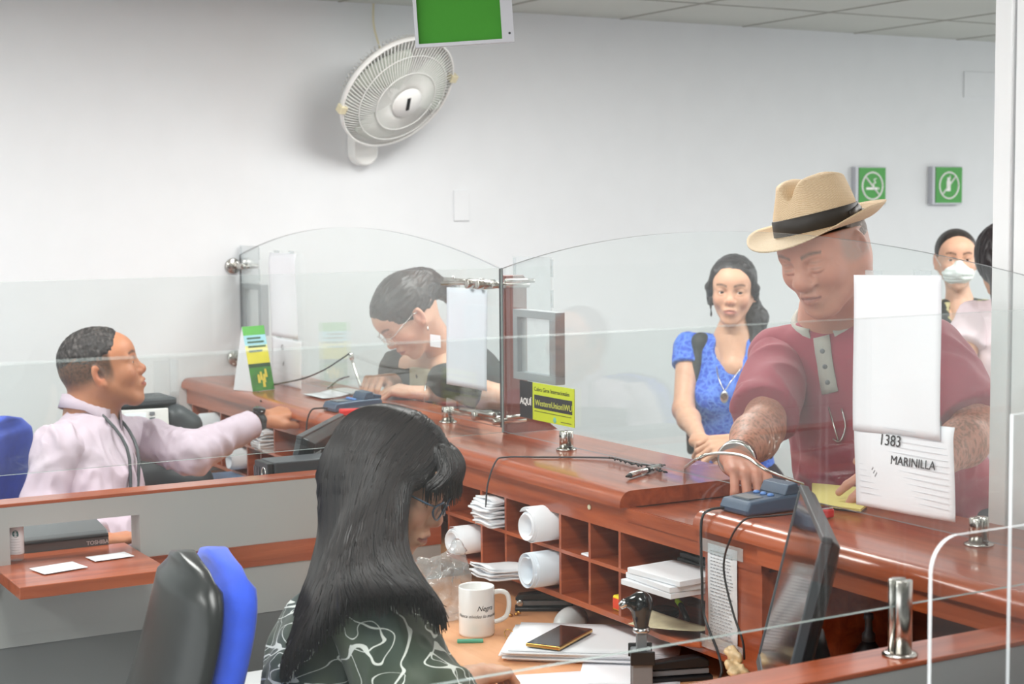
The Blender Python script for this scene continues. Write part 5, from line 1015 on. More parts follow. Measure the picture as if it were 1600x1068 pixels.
def strands(root, V, Fc, guides, n, rad, mats_, jit=.02, sub=5, tail=.03):
    bv = BVHTree.FromPolygons([Vector(v) for v in V], [list(q_) for q_ in Fc]); ms = [MB() for _ in mats_]
    for i in range(n):
        A_, B_m, E_ = guides[i % len(guides)]; t = rng.rand(); j = min(int(t*(len(A_)-1)), len(A_)-2); ft = t*(len(A_)-1)-j; w = lambda X_: L(X_[j], X_[j+1], ft); P = [w(A_)]+[w(b_) for b_ in B_m]+[w(E_)]
        jj = (rng.rand(3)-.5)*jit; P = [p+jj*a/(len(P)-1) for a, p in enumerate(P)]; Q = []
        for a in range(len(P)-1):
            p0 = P[max(a-1, 0)]; p1 = P[a]; p2 = P[a+1]; p3 = P[min(a+2, len(P)-1)]
            for q in range(sub): s_ = q/sub; Q.append(.5*(2*p1+(p2-p0)*s_+(2*p0-5*p1+4*p2-p3)*s_*s_+(3*p1-p0-3*p2+p3)*s_**3))
        Q.append(P[-1]); out = []
        for a, p in enumerate(Q):
            h_ = bv.find_nearest(Vector(p)); out.append(h_[0]+h_[1]*(.0002+.0016*(i % 7)/7) if h_[0] is not None and a < len(Q) else Vector(p))
        d_ = (out[-1]-out[-2]); out.append(out[-1]+d_*.3+Vector((0, 0, -tail*rng.rand()))); N_ = len(out); ms[i % len(ms)].tube(out, rad, 3, 0, [rad*(.6+.8*math.sin(math.pi*(a+.6)/(N_+.3))) for a in range(N_)])
    for m_i, mt in zip(ms, mats_): o = obj('hair_strands', m_i, mt, root); o['kind'] = 'stuff'
SM = [mat('strand_black', (24, 21, 22), .42), mat('strand_brown', (44, 37, 36), .4), mat('strand_dark', (32, 28, 29), .38)]
strands(r, V, Fc, [(part, [sideR, m2R, m3R], endR)]*4+[(rootB, [midB], endB)], 1900, .0012, SM)
# ------------------------------------------------------------------ B: seated man, far desk
r = thing('person', 'seated man with short dark hair in a pale pink shirt reaching to the far counter', 'person', (1.25, 4.62, 0))
SKB = (186, 126, 94); HT_ = headT((1.330, 4.704, 1.199), -17, -14, 0, 1.06); N = A3((1.300, 4.732, 1.069)); shR = A3((1.168, 4.592, 0.990)); shL = A3((1.473, 4.855, 0.969)); P0 = A3((1.22, 4.58, .52)); elL = A3((1.577, 4.653, 0.938)); wrL = A3((1.833, 4.744, 1.014)); elR = A3((1.105, 4.552, 0.797)); wrR = A3((1.207, 4.318, 0.772))
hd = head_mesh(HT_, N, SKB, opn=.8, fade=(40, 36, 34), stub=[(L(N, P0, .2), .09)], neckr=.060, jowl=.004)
hL = A3((1.943, 4.752, 1.042))-A3((1.834, 4.745, 1.026)); aL = arm_skin(shL, elL, wrL, hL, (-.1, -.25, 1), -1, SKB, 1.5, s=1.12, curls=((12, 26, 20), (18, 32, 20), (24, 36, 24), (30, 40, 24)), thumb=((.95, .25, -.15), (.98, .1, -.1)))
aR = arm_skin(shR, elR, wrR, (1, .2, 0), (0, 0, 1), 1, SKB, 1.5, h=.005); finish_body(r, hd, aL, aR, core(P0, N, shR, shL, SKB, .115, .165)); eyes(HT_, r)
pink = mat('pale_pink_shirt', (198, 181, 194), .8, bump=.12, bscale=500, var=.02)
F_ = Field(); f, l, u = torso(F_, P0, N, shR, shL, .135, .180, .045, 0, .008); F_.c(L(N, P0, -.02), L(N, P0, .15), .062, .07, .04)
F_.cut(L(N, P0, -.055), uv(uv(N-P0)-f*.35)); F_.cut(P0-A3((0, 0, .06)), (0, 0, -1)); cloth(r, 'shirt', F_, .006, pink, .017, (14, 14, 8), 9, sl=[sleeve(shR, elR, wrR, .95, .074, .066, .046), sleeve(shL, elL, wrL, .90, .066, .056, .040)])
def collar(root, N, P0, f, l, R_, mt, hgt=.04, gap=.35, tip=.05):
    N = A3(N); u = uv(N-A3(P0)); m = MB(); n = 26; rows = []
    for j in range(4):
        for k in range(n+1):
            a = gap+(2*math.pi-2*gap)*k/n; rr = R_*(1+.10*[0, .12, .5, 1][j]) + [0, .002, .010, .016][j]; hz = [.0, hgt, hgt*.95, -.008][j]-(tip*max(0, 1-min(a, 2*math.pi-a)/1.1) if j == 3 else 0)-.018*math.cos(a)
            rows.append(N+(f*math.cos(a)+l*math.sin(a))*rr+u*(hz-.005))
    fs = [(j*(n+1)+k, j*(n+1)+k+1, (j+1)*(n+1)+k+1, (j+1)*(n+1)+k) for j in range(3) for k in range(n)]
    o = obj('collar', m.add(rows, fs, 0, True), mt, root); s = o.modifiers.new('solid', 'SOLIDIFY'); s.thickness = .003; s.offset = 0; return o
collar(r, L(N, P0, -.022), P0, f, l, .070, pink, .034, .30, .055)
Ff = lambda v: P0+(N-P0)*v
m = MB()
for s in (1, -1): m.tube([N+l*s*.055-f*.02+u*.01, N+l*s*.05+f*.062-u*.01, Ff(.80)+f*.145+l*s*.028, Ff(.55)+f*.158+l*s*.016, Ff(.32)+f*.185+l*s*.006], .005, 6, 0, None, 4)
obj('lanyard', m, M['dgrey'], r); kn, an = seated(P0, f, l); legs(r, P0, f, l, kn, an, (44, 48, 60))
w = L(elL, wrL, .95); wx = uv(wrL-elL); obj('wristwatch', MB().lathe([(.031, -.011), (.034, -.010), (.034, .010), (.031, .011)], w, wx, 28), M['black'], r); obj('watch_case', MB().cyl(w+uv(np.cross(wx, (1, 1, 0)))*0+A3((0, -.012, .028)), w+A3((0, -.016, .038)), .020), M['blackg'], r)
F_ = Field(); F_.e((-.016, 0, .036), (.0985, .0765, .0865), None, .01).e((.03, 0, .05), (.050, .060, .055), None, .02).cut((.056, 0, .05), (1, 0, -.25), .02).cut((-.02, 0, .008), (.35, 0, -1), .03); F_.e((-.012, .0815, -.01), (.022, .02, .03), None, .004, -1).e((-.012, -.0815, -.01), (.022, .02, .03), None, .004, -1)
V, Fc = F_.mesh(.003, 1); V = folds(V, Fc, .004, (90, 90, 90), 1); obj('hair', (xf(HT_, V), Fc, hairpaint(V, (42, 38, 38), (112, 106, 104), 2, (300, 90, 120))), vcol('short_hair', .5, .5, 500), r)
# ------------------------------------------------------------------ C: customer writing at the far counter
r = thing('person', 'bowed woman with tied dark hair and glasses writing at the far counter, in black', 'person', (2.62, 4.85, 0))
SKC = (216, 170, 146); HT_ = headT((2.347, 4.753, 1.316), 172, 46, 0); N = A3((2.511, 4.784, 1.163)); f0 = A3((-1, .12, 0)); shR = N+A3((-.10, .19, -.04)); shL = N+A3((-.10, -.19, -.05)); P0 = A3((2.72, 4.86, .93))
elL = A3((2.572, 4.507, 1.053)); wrL = A3((2.333, 4.646, 1.072)); elR = A3((2.523, 4.998, 1.058)); wrR = A3((2.327, 4.883, 1.093))
hd = head_mesh(HT_, N, SKC, True, opn=.2, stub=[(L(N, P0, .2), .06)], neckr=.047)
aL = arm_skin(shL, elL, wrL, A3((2.244, 4.768, 1.085))-wrL, (0, -.3, 1), -1, SKC, .5, h=.0028, r=(.042, .036, .032, .022), curls=((25, 35, 20), (28, 38, 20), (34, 40, 20), (40, 40, 20)), thumb=((.8, .4, -.3), (.9, .2, -.3)))
aR = arm_skin(shR, elR, wrR, A3((2.194, 4.777, 1.118))-wrR, (-.2, -.2, 1), 1, SKC, .5, h=.0028, r=(.042, .036, .032, .022), curls=((50, 50, 25), (55, 50, 30), (60, 55, 30), (62, 55, 30)), thumb=((.85, .2, -.5), (.85, -.25, -.5)))
finish_body(r, hd, aL, aR, core(P0, N, shR, shL, SKC, .11, .15)); eyes(HT_, r)
tee = mat('black_top', (52, 54, 52), .85, bump=.2, bscale=300); F_ = Field(); f, l, u = torso(F_, P0, N, shR, shL, .125, .165, .01, .065, .006); F_.c(L(N, P0, 0), L(N, P0, .15), .058, .066, .04); F_.cut(L(N, P0, -.06), uv(N-P0))
cloth(r, 'top', F_, .007, tee, .012, (13, 13, 9), 12, sl=[sleeve(shR, elR, None, .6, .060, .058, h=.007), sleeve(shL, elL, None, .6, .062, .060, h=.007)]); kn, an = standing(P0, f, l); legs(r, P0, f, l, kn, an, (40, 44, 58)); spectacles(HT_, r, M['silver'], False)
F_ = Field(); F_.e((-.022, 0, .036), (.103, .086, .092), None, .01).e((.03, 0, .05), (.058, .066, .058), None, .02).cut((.062, 0, .02), (1, 0, -.35)).cut((-.01, 0, -.014), (.5, 0, -1)); F_.e((-.010, .088, -.012), (.022, .022, .032), None, .006, -1).e((-.010, -.088, -.012), (.022, .022, .032), None, .006, -1)
F_.e((-.108, .0, .030), (.042, .052, .050), None, .03).c((-.12, 0, .02), (-.140, .01, -.04), .040, .028, .02).c((-.140, .01, -.04), (-.125, .01, -.10), .028, .014, .02)
V, Fc = F_.mesh(.0035, 1); V = folds(V, Fc, .004, (30, 110, 110), 1); obj('hair', (xf(HT_, V), Fc, hairpaint(V, (44, 38, 38), (84, 74, 70), 2, (20, 260, 260))), HAIRM, r)
obj('hair_tie', MB().lathe([(.022, -.01), (.030, -.006), (.030, .006), (.022, .01)], HT_ @ Vector((-.084, 0, .085)), HT_.to_3x3() @ Vector((-.6, 0, .8)), 16), mat('navy_band', (44, 54, 80), .6), r)
w = L(elL, wrL, .62); wx = uv(wrL-elL); obj('paper_wristband', MB().lathe([(.034, -.016), (.0352, -.016), (.0352, .016), (.034, .016)], w, wx, 24), M['paper'], r); w = L(elL, wrL, .93); obj('bracelet', MB().tube([w+A3(Vector(wx).orthogonal())*.031*math.cos(a)+np.cross(wx, A3(Vector(wx).orthogonal().normalized()))*.031*math.sin(a) for a in [k*.4 for k in range(17)]], .003, 6), M['silver'], r)
obj('earring', MB().lathe([(.001, 0), (.003, .012), (.001, .016)], HT_ @ Vector((-.005, .085, -.048)), (0, 0, -1), 10), M['silver'], r)
bc_ = Vector(((2.447, 4.790, 1.085))); obj('shoulder_bag', MB().cbox(bc_, (.07, .15, .10), 0, rz(8).to_3x3()), mat('beige_leather', (190, 180, 154), .6), r, .008, 3)
# ------------------------------------------------------------------ D: man in the straw hat
r = thing('person', 'older man in a straw hat and maroon polo shirt standing at the near counter', 'person', (2.72, 2.80, 0))
SKD = (202, 142, 120); HT_ = headT((2.409, 2.795, 1.561), 199, 25, 6, 1.11); N = A3((2.556, 2.903, 1.390)); shR = A3((2.466, 3.016, 1.303)); shL = A3((2.625, 2.672, 1.328)); P0 = A3((2.74, 2.86, .96)); elR = A3((2.263, 2.820, 1.168)); wrR = A3((2.098, 2.702, 1.126)); elL = A3((2.600, 2.510, 1.172)); wrL = A3((2.389, 2.441, 1.113))
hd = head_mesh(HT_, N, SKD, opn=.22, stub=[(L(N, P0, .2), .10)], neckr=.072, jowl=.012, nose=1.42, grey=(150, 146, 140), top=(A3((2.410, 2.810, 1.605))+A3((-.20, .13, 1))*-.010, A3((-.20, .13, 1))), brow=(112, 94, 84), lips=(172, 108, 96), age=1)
aR = arm_skin(shR, elR, wrR, A3((2.048, 2.567, 1.104))-A3((2.098, 2.703, 1.129)), (-.15, -.5, .85), 1, SKD, .45, h=.0022, r=(.052, .047, .044, .028), hairy=True, s=1.12, curls=((42, 58, 30), (50, 60, 30), (54, 62, 30), (56, 62, 30)), thumb=((.80, .35, -.45), (.9, .05, -.4)))
aL = arm_skin(shL, elL, wrL, A3((2.240, 2.445, 1.103))-A3((2.389, 2.441, 1.113)), (-.2, -.4, .9), -1, SKD, .45, h=.0022, r=(.052, .047, .044, .028), hairy=True, s=1.12, curls=((20, 20, 12), (24, 24, 14), (28, 26, 14), (32, 28, 14)), sp=(14, 4, -5, -14), thumb=((.55, .75, .05), (.8, .5, .0)))
finish_body(r, hd, aR, aL, core(P0, N, shR, shL, SKD, .14, .185)); eyes(HT_, r)
mar = mat('maroon_polo', (156, 46, 68), .85, bump=.25, bscale=420, var=.03, sheen=.2); pg = mat('grey_placket', (176, 172, 164), .85, bump=.2, bscale=300)
F_ = Field(); f, l, u = torso(F_, P0, N, shR, shL, .160, .205, .055, 0, .008, shr=.062); F_.c(L(N, P0, 0), L(N, P0, .18), .078, .085, .05)
F_.cut(L(N, P0, -.03), uv(uv(N-P0)-f*.45)); FD = F_; 
F_.cut(P0-A3((0, 0, .07)), (0, 0, -1)); V, Fc = join([F_.mesh(.0055, 1), sleeve(shR, elR, None, .88, .066, .078), sleeve(shL, elL, None, .88, .070, .082)]); V = folds(V, Fc, .014, (12, 12, 8), 5); polo = obj('polo_shirt', (V, Fc, None), mar, r)
collar(polo, L(N, P0, -.015), P0, f, l, .092, pg, .040, .28, .07)
m = MB(); Cx = lambda v, s, o_=0: P0+(N-P0)*v+l*s+f*(o_)
import mathutils
bv = mathutils.bvhtree.BVHTree.FromPolygons([Vector(v) for v in V], [list(q_) for q_ in Fc])
def surf(v, s, o_=.002):
    a = Vector(P0+(N-P0)*v+l*s+f*.26); h_ = bv.ray_cast(a, Vector(-f)); return (h_[0]+Vector(f)*o_) if h_[0] else Vector(P0+(N-P0)*v+l*s+f*.17)
vs = []; 
for j in range(9):
    for s in (-.020, .0, .020): vs.append(surf(.76+.25*j/8, s, .004))
m.add(vs, [(j*3+k, j*3+k+1, j*3+k+4, j*3+k+3) for j in range(8) for k in range(2)], 0, True); o = obj('placket', m, pg, polo); s_ = o.modifiers.new('solid', 'SOLIDIFY'); s_.thickness = .003; s_.offset = 0
for v in (.95, .88, .81): p_ = surf(v, 0, .006); obj('button', MB().lathe([(.006, 0), (.006, .002), (.004, .003)], p_, f, 14), M['mgrey'], polo)
obj('hanging_glasses', MB().tube([surf(.70, -.01, .008), surf(.60, -.005, .010), surf(.55, .0, .010)], .0022, 6).tube([surf(.68, .02, .008), surf(.60, .022, .010), surf(.545, .005, .012), surf(.56, -.012, .012)], .0022, 6, 0, None, 3), M['silver'], r)
w = A3(L(elR, wrR, .97)); wx = uv(wrR-elR); obj('bracelet', MB().lathe([(.037, -.009), (.041, -.009), (.041, .009), (.037, .009)], w, wx, 32), M['silver'], r)
kn, an = standing(P0, f, l); legs(r, P0, f, l, kn, an, (52, 56, 66)); 
m = MB(); rr = .017; 
# straw hat
hu = Vector((-.20, .13, 1)).normalized(); hf = Vector((math.cos(math.radians(196)), math.sin(math.radians(196)), 0)); ST_ = frame(((2.410, 2.810, 1.605)), hf-hu*hf.dot(hu), hu.cross(hf)) @ Matrix.Diagonal((1.04, 1.04, .98, 1)); hat = r; straw, nt, b = mk('woven_straw'); Lk = nt.links; tc = nt.nodes.new('ShaderNodeTexCoord'); b.inputs['Roughness'].default_value = .75
wv = nt.nodes.new('ShaderNodeTexWave'); wv.bands_direction = 'Z'; wv.inputs['Scale'].default_value = 130; wv.inputs['Distortion'].default_value = 2.5; wv.inputs['Detail Scale'].default_value = 6; wv2 = nt.nodes.new('ShaderNodeTexWave'); wv2.bands_direction = 'DIAGONAL'; wv2.inputs['Scale'].default_value = 110; wv2.inputs['Distortion'].default_value = 2
for w__ in (wv, wv2): Lk.new(tc.outputs['Object'], w__.inputs[0])
mu = nt.nodes.new('ShaderNodeMath'); mu.operation = 'MULTIPLY'; Lk.new(wv.outputs[1], mu.inputs[0]); Lk.new(wv2.outputs[1], mu.inputs[1]); rp = nt.nodes.new('ShaderNodeValToRGB'); e = rp.color_ramp.elements; e[0].position = 0; e[0].color = (*lin((206, 176, 138)), 1); e[1].position = .5; e[1].color = (*lin((238, 218, 186)), 1); Lk.new(mu.outputs[0], rp.inputs[0]); Lk.new(rp.outputs[0], b.inputs['Base Color'])
bp = nt.nodes.new('ShaderNodeBump'); bp.inputs['Strength'].default_value = .5; bp.inputs['Distance'].default_value = .002; Lk.new(mu.outputs[0], bp.inputs['Height']); Lk.new(bp.outputs[0], b.inputs['Normal'])
def crownp(q, a):   # q 0..1 from brim up and over the top
    ca, sa = math.cos(a), math.sin(a)
    if q < .7:
        t = q/.7; k_ = 1-.16*t**1.6; hz = .108*t
    else:
        t = (q-.7)/.3; k_ = .84*max(0, math.cos(t*math.pi/2))**.75; hz = .108+.018*math.sin(t*math.pi/2)
    x_, y_ = .104*k_*ca, .088*k_*sa; top = max(0, (hz-.045)/.08)
    hz -= top*.034*math.exp(-(y_/.020)**2)*(1 if x_ < .04 else 1+.3*(x_-.04)/.05); hz -= top*.014*max(0, -x_/.1)
    pin = math.exp(-((x_-.060)/.030)**2)*top; y_ *= 1-.30*pin
    return Vector((x_, y_, hz))
m = MB(); n, J = 72, 26
for th in (0, .003):
    vs = [ST_ @ (crownp(j/J, 2*math.pi*k/n)*(1-th*8)) for j in range(J+1) for k in range(n)]; fs = [(j*n+k, j*n+(k+1) % n, (j+1)*n+(k+1) % n, (j+1)*n+k) for j in range(J) for k in range(n)]
    m.add(vs, fs if th == 0 else [g_[::-1] for g_ in fs], 0, True)
hat = obj('straw_hat', m, straw, r)
def brimp(t, a):
    ca, sa = math.cos(a), math.sin(a); kx_ = .104+(.060+.006*ca)*t; ky_ = .088+.060*t; z_ = -.010*t*max(0, ca)**1.5*1.6+.030*t*t*abs(sa)**2.2+.034*t**2*max(0, -ca)**2-.002*t; return Vector((kx_*ca, ky_*sa, z_))
m = MB(); J = 12; vs = [brimp(j/J, 2*math.pi*k/n) for j in range(J+1) for k in range(n)]+[brimp(j/J, 2*math.pi*k/n)-Vector((0, 0, .0028)) for j in range(J+1) for k in range(n)]; o_ = (J+1)*n
fs = [(j*n+k, (j+1)*n+k, (j+1)*n+(k+1) % n, j*n+(k+1) % n) for j in range(J) for k in range(n)]; fs = fs+[tuple(o_+i for i in g_[::-1]) for g_ in fs]+[(J*n+k, o_+J*n+k, o_+J*n+(k+1) % n, J*n+(k+1) % n) for k in range(n)]
obj('hat_brim', m.add(vs, fs, 0, True, ST_), straw, hat)
m = MB(); vs = []
for j, (q_, e_) in enumerate(((.005, 1.012), (.01, 1.03), (.235, 1.03), (.245, 1.012))):
    for k in range(n): p_ = crownp(q_, 2*math.pi*k/n); vs.append(Vector((p_.x*e_, p_.y*e_, p_.z+.002)))
obj('hat_band', m.add(vs, [(j*n+k, j*n+(k+1) % n, (j+1)*n+(k+1) % n, (j+1)*n+k) for j in range(3) for k in range(n)], 0, True, ST_), mat('black_ribbon', (44, 40, 36), .55, bump=.1, bscale=300), hat)
m = MB(); vs = []
for j in range(3):
    for k in range(9): a = math.radians(84+40*k/8); wdt = (.018*(1-abs(k-7.0)/11)*(1 if k < 7 else .5)); p_ = crownp(.12, a); vs.append(Vector((p_.x*1.055, p_.y*1.055+.002*math.sin(k), .019+(j-1)*wdt)))
o = obj('hat_bow', m.add(vs, [(j*9+k, j*9+k+1, (j+1)*9+k+1, (j+1)*9+k) for j in range(2) for k in range(8)], 0, True, ST_), mat('black_bow', (50, 46, 42), .5), hat); s_ = o.modifiers.new('solid', 'SOLIDIFY'); s_.thickness = .003
p_ = crownp(.12, math.radians(118)); obj('hat_pin', MB().cbox(ST_ @ Vector((p_.x*1.10, p_.y*1.10, .020)), (.016, .005, .004), 0, (rz(199+28).to_3x3())), M['silver'], hat)
F_ = Field().e((-.02, 0, .01), (.098, .079, .075), None, .01).cut((-.0, 0, 0), (1, 0, .1)).cut((-.02, 0, -.028), (.3, 0, -1)); F_.e((-.010, .088, -.012), (.024, .022, .034), None, .006, -1).e((-.010, -.088, -.012), (.024, .022, .034), None, .006, -1); V, Fc = F_.mesh(.004, 1); obj('hair', (xf(HT_, V), Fc, hairpaint(V, (120, 112, 106), (190, 186, 180), 2, (200, 200, 200))), vcol('grey_hair', .6, .4, 500), r)
# ------------------------------------------------------------------ E: woman in blue
r = thing('person', 'woman in a bright blue lace top and long silver necklace behind the hat man', 'person', (3.6, 4.65, 0))
SKE = (214, 166, 138); HT_ = headT((3.527, 4.564, 1.369), 227, 6, -2, 1.0); N = A3((3.548, 4.583, 1.196)); ld = A3((.66, -.75, 0)); shR = N-ld*.165+A3((0, 0, -.035)); shL = N+ld*.165+A3((0, 0, -.035)); P0 = N+A3((.02, .03, -.50)); elR = A3((3.346, 4.607, 0.952)); wrR = A3((3.246, 4.368, 0.876)); elL = A3((3.548, 4.318, 0.968)); wrL = A3((3.296, 4.259, 0.885))
hd = head_mesh(HT_, N, SKE, True, opn=.8, neckr=.044, stub=[(L(shR, N, .5)+A3((0, 0, -.03)), .030), (L(shL, N, .5)+A3((0, 0, -.03)), .030), (N+A3((-.03, -.04, -.10)), .055)], lips=(196, 122, 114), brow=(78, 58, 50))
aR = arm_skin(shR, elR, wrR, A3((3.238, 4.267, 0.863))-wrR, (-.5, -.6, .6), -1, SKE, .12, h=.003, r=(.042, .037, .033, .022), curls=((40, 50, 20),)*4, thumb=((.8, .3, -.4), (.9, .1, -.3)))
aL = arm_skin(shL, elL, wrL, A3((3.209, 4.262, 0.877))-wrL, (-.5, -.6, .6), 1, SKE, .12, h=.003, r=(.042, .037, .033, .022), curls=((40, 50, 20),)*4, thumb=((.8, .3, -.4), (.9, .1, -.3)))
finish_body(r, hd, aR, aL, core(P0, N, shR, shL, SKE, .105, .145)); eyes(HT_, r, gaze=12)
lace, nt, b = mk('blue_lace'); Lk = nt.links; tc = nt.nodes.new('ShaderNodeTexCoord'); vo = nt.nodes.new('ShaderNodeTexVoronoi'); vo.inputs['Scale'].default_value = 42; vo.feature = 'DISTANCE_TO_EDGE'; n_ = nt.nodes.new('ShaderNodeTexNoise'); n_.inputs['Scale'].default_value = 30; mxv = nt.nodes.new('ShaderNodeMixRGB'); mxv.inputs[0].default_value = .06; Lk.new(tc.outputs['Object'], mxv.inputs[1]); Lk.new(n_.outputs[1], mxv.inputs[2]); Lk.new(tc.outputs['Object'], n_.inputs[0]); Lk.new(mxv.outputs[0], vo.inputs[0])
rp = nt.nodes.new('ShaderNodeValToRGB'); e = rp.color_ramp.elements; e[0].position = .02; e[0].color = (*lin((92, 138, 232)), 1); e[1].position = .22; e[1].color = (*lin((38, 84, 206)), 1); Lk.new(vo.outputs[0], rp.inputs[0]); Lk.new(rp.outputs[0], b.inputs['Base Color']); bp = nt.nodes.new('ShaderNodeBump'); bp.inputs['Strength'].default_value = .6; bp.inputs['Distance'].default_value = .004; bp.invert = True; Lk.new(vo.outputs[0], bp.inputs['Height']); Lk.new(bp.outputs[0], b.inputs['Normal']); b.inputs['Roughness'].default_value = .7
F_ = Field(); f, l, u = torso(F_, P0, N, shR, shL, .110, .148, .0, .066, .006, shr=.046); F_.e(L(N, P0, .02)+f*.085, (.060, .066, .080), None, .008, -1); F_.c(N+u*.02, N+u*.1, .058, .06, .01, -1)
F_.cut(P0-A3((0, 0, .12)), (0, 0, -1)); cloth(r, 'lace_top', F_, .005, lace, .006, (14, 14, 10), 8, sl=[sleeve(shR, elR, None, .34, .054, .053, h=.005), sleeve(shL, elL, None, .34, .054, .053, h=.005)]); kn, an = standing(P0, f, l); legs(r, P0, f, l, kn, an, (30, 34, 44))
F_ = Field()
for s, sh in ((1, shL), (-1, shR)): F_.c(N+l*s*.10+u*-.02-f*.04, N+l*s*.115+u*-.012+f*.03, .030, .030, .02).c(N+l*s*.115+u*-.012+f*.03, L(N, P0, .45)+l*s*(.135)+f*.10, .028, .020, .02).c(L(N, P0, .45)+l*s*.135+f*.10, L(N, P0, .8)+l*s*.14+f*.06, .020, .016, .02)
F_.e(L(N, P0, .42)-f*.125, (.07, .13, .19), np.stack([f, l, u], 1), .03); V, Fc = F_.mesh(.007, 2); obj('backpack', (V, Fc, None), mat('black_nylon', (42, 44, 44), .6, bump=.2, bscale=200), r)
V2, Fc2 = [(o.data) for o in COL.objects if o.name.startswith('lace_top')][0], None
m = MB(); pend = L(N, P0, .36)+f*.170
m.tube([N+l*.05+f*.02-u*.0, N+l*.045+f*.085-u*.08, L(N, P0, .24)+f*.150+l*.024, pend+u*.02], .0022, 5, 0, None, 4).tube([N-l*.05+f*.02, N-l*.045+f*.085-u*.08, L(N, P0, .24)+f*.150-l*.024, pend+u*.02], .0022, 5, 0, None, 4)
obj('necklace', m, M['silver'], r); obj('pendant', MB().lathe([(.0, -.002), (.014, -.002), (.015, 0), (.014, .003), (.009, .004), (0, .004)], (0, 0, 0), (0, 0, 1), 24, 0, frame(pend-u*.0, l*1.0, u*1.0) @ Matrix.Diagonal((1, 1.5, 1, 1))), M['silver'], r)
F_ = Field(); F_.e((-.022, 0, .034), (.100, .082, .088), None, .01).e((.02, 0, .06), (.055, .068, .052), None, .02).cut((.084, 0, .05), (1, 0, -.9), .01); F_.e((.092, 0, -.025), (.068, .059, .078), None, .01, -1)
for s in (1, -1): F_.c((.045, s*.055, .07), (.02, s*.078, .01), .016, .014, .015).c((.02, s*.078, .01), (-.03, s*.075, -.05), .014, .016, .015)
F_.c((.022, -.075, -.03), (.026, -.070, -.095), .006, .003, .01); q = lambda *p: p; F_.c((-.06, .03, -.05), (-.02, .085, -.10), .034, .034, .03).c((-.02, .085, -.10), (.03, .085, -.20), .034, .028, .03).c((.03, .085, -.20), (.055, .080, -.30), .027, .012, .02)
V, Fc = F_.mesh(.0035, 1); V = folds(V, Fc, .005, (60, 60, 30), 1); obj('hair', (xf(HT_, V), Fc, hairpaint(V, (34, 30, 32), (70, 62, 62), 2)), HAIRM, r)
# ------------------------------------------------------------------ F: woman with a face mask
r = thing('person', 'woman wearing a white face mask in the far background by the back wall', 'person', (4.6, 4.6, 0))
HT_ = headT((4.638, 4.603, 1.450), 232, 2, 0, .98); N = A3((4.657, 4.598, 1.268)); ld = A3((.80, -.60, 0)); shR = N-ld*.16+A3((0, 0, -.04)); shL = N+ld*.16+A3((0, 0, -.04)); P0 = N+A3((.0, .02, -.50)); elR = shR+A3((0, .02, -.28)); wrR = elR+A3((-.08, -.10, -.2)); elL = shL+A3((0, .02, -.28)); wrL = elL+A3((-.08, -.10, -.2))
hd = head_mesh(HT_, N, (208, 164, 138), True, opn=.7, h=.0035, neckr=.044, stub=[(N+A3((-.03, -.05, -.09)), .06)]); aR = arm_skin(shR, elR, wrR, (-.2, -.2, -1), (-.7, -.7, 0), 1, SKE, .1, h=.005, r=(.04, .036, .032, .022)); aL = arm_skin(shL, elL, wrL, (-.2, -.2, -1), (-.7, -.7, 0), -1, SKE, .1, h=.005, r=(.04, .036, .032, .022))
finish_body(r, hd, aR, aL, core(P0, N, shR, shL, SKE, .105, .145)); eyes(HT_, r)
F_ = Field().e((.055, 0, -.050), (.058, .060, .050), None, .01).c((.092, 0, -.004), (.108, 0, -.045), .012, .016, .02).cut((.035, 0, 0), (-1, 0, -.1)).cut((.06, 0, .0), (-.1, 0, 1)); V, Fc = F_.mesh(.003, 1); V = folds(V, Fc, .006, (10, 10, 90), 3); obj('face_mask', (xf(HT_, V), Fc, None), mat('mask_fabric', (226, 236, 232), .8), r)
m = MB()
for s in (1, -1): m.tube([HT_ @ Vector(p) for p in ((.045, s*.062, -.025), (.0, s*.080, .01), (-.02, s*.082, .01))], .0014, 5).tube([HT_ @ Vector(p) for p in ((.045, s*.058, -.075), (-.005, s*.076, -.04), (-.02, s*.080, -.02))], .0014, 5)
obj('mask_loop', m, M['white'], r)
m_, nt, b = mk('flower_print'); Lk = nt.links; tc = nt.nodes.new('ShaderNodeTexCoord'); vo = nt.nodes.new('ShaderNodeTexNoise'); vo.inputs['Scale'].default_value = 34; vo.inputs['Detail'].default_value = 1; Lk.new(tc.outputs['Object'], vo.inputs[0]); rp = nt.nodes.new('ShaderNodeValToRGB'); e = rp.color_ramp.elements; e[0].position = .50; e[0].color = (*lin((38, 40, 36)), 1); e[1].position = .55; e[1].color = (*lin((196, 190, 140)), 1); Lk.new(vo.outputs[0], rp.inputs[0]); Lk.new(rp.outputs[0], b.inputs['Base Color']); b.inputs['Roughness'].default_value = .8
F_ = Field(); f, l, u = torso(F_, P0, N, shR, shL, .110, .150, .0, .060, .008); F_.e(L(N, P0, .0)+f*.08, (.055, .06, .07), None, .008, -1); cloth(r, 'floral_top', F_, .008, m_, .006, (12, 12, 9), 3, sl=[sleeve(shR, elR, None, .5, .054, .052, h=.008), sleeve(shL, elL, None, .5, .054, .052, h=.008)]); kn, an = standing(P0, f, l); legs(r, P0, f, l, kn, an, (30, 32, 38))
F_ = Field(); F_.e((-.022, 0, .034), (.098, .081, .086), None, .01).e((.02, 0, .056), (.052, .066, .050), None, .02).cut((.075, 0, .05), (1, 0, -.8)); F_.e((.088, 0, -.028), (.070, .059, .085), None, .01, -1).c((-.09, 0, 0), (-.10, 0, -.08), .035, .025, .02); V, Fc = F_.mesh(.004, 1); obj('hair', (xf(HT_, V), Fc, hairpaint(V, (38, 34, 34), (86, 76, 66), 2)), HAIRM, r)
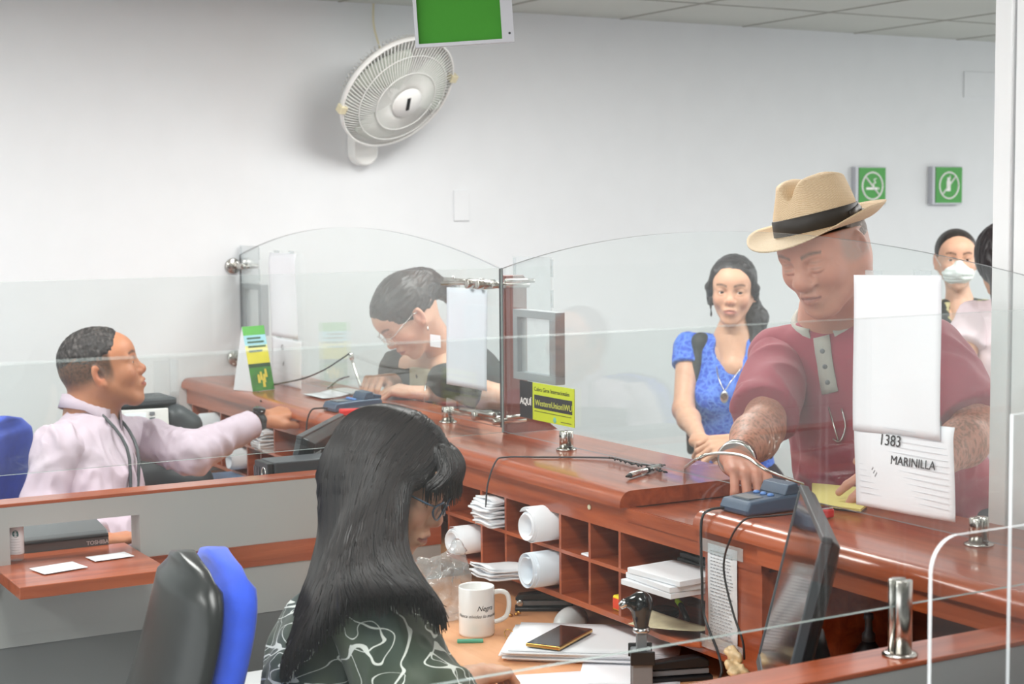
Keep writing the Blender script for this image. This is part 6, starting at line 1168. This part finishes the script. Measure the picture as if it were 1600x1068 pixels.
# ------------------------------------------------------------------ G: person in a pale pink top seen from behind
r = thing('person', 'dark-haired person in a pale pink top seen from behind beside the white column', 'person', (4.35, 3.95, 0))
HT_ = headT((4.260, 4.012, 1.464), 62, 6, 0, 1.0); N = A3((4.310, 3.992, 1.309)); ld = A3((-.80, .60, 0)); shL = A3((4.211, 4.090, 1.259)); shR = N-(shL-N)*A3((1, 1, 0))+A3((0, 0, -.04)); P0 = N+A3((0, 0, -.50)); elL = A3((4.076, 4.027, 1.104)); wrL = A3((4.222, 4.101, 0.944)); elR = shR+A3((.03, 0, -.28)); wrR = elR+A3((.1, .1, -.2)); SKG = (200, 150, 118)
hd = head_mesh(HT_, N, SKG, True, opn=.9, h=.004, neckr=.05, stub=[(L(N, P0, .15), .08)]); aL = arm_skin(shL, elL, wrL, (.3, .2, -1), (0, -1, 0), 1, SKG, .2, h=.005, r=(.050, .044, .036, .024)); aR = arm_skin(shR, elR, wrR, (.3, .2, -1), (0, -1, 0), -1, SKG, .2, h=.006)
finish_body(r, hd, aL, aR, core(P0, N, shR, shL, SKG, .11, .15)); eyes(HT_, r); F_ = Field(); f, l, u = torso(F_, P0, N, shR, shL, .130, .165, .02, .05, .01); F_.c(N, L(N, P0, .15), .06, .07, .04)
cloth(r, 'top', F_, .008, mat('pale_pink_top', (226, 206, 212), .85, bump=.1, bscale=300), .012, (12, 12, 9), 6, sl=[sleeve(shL, elL, None, .62, .068, .068, h=.008), sleeve(shR, elR, None, .62, .06, .06, h=.008)]); kn, an = standing(P0, f, l); legs(r, P0, f, l, kn, an, (40, 42, 50))
F_ = Field(); F_.e((-.022, 0, .030), (.112, .098, .105), None, .01).e((-.04, 0, -.02), (.09, .09, .09), None, .03).cut((.055, 0, .05), (1, 0, -.8)).e((.085, 0, -.02), (.070, .060, .085), None, .01, -1).c((-.085, .03, -.04), (-.09, .05, -.15), .045, .020, .02); V, Fc = F_.mesh(.004, 1); V = folds(V, Fc, .005, (60, 60, 20), 1); obj('hair', (xf(HT_, V), Fc, hairpaint(V, (26, 20, 22), (52, 40, 40), 2)), HAIRM, r)
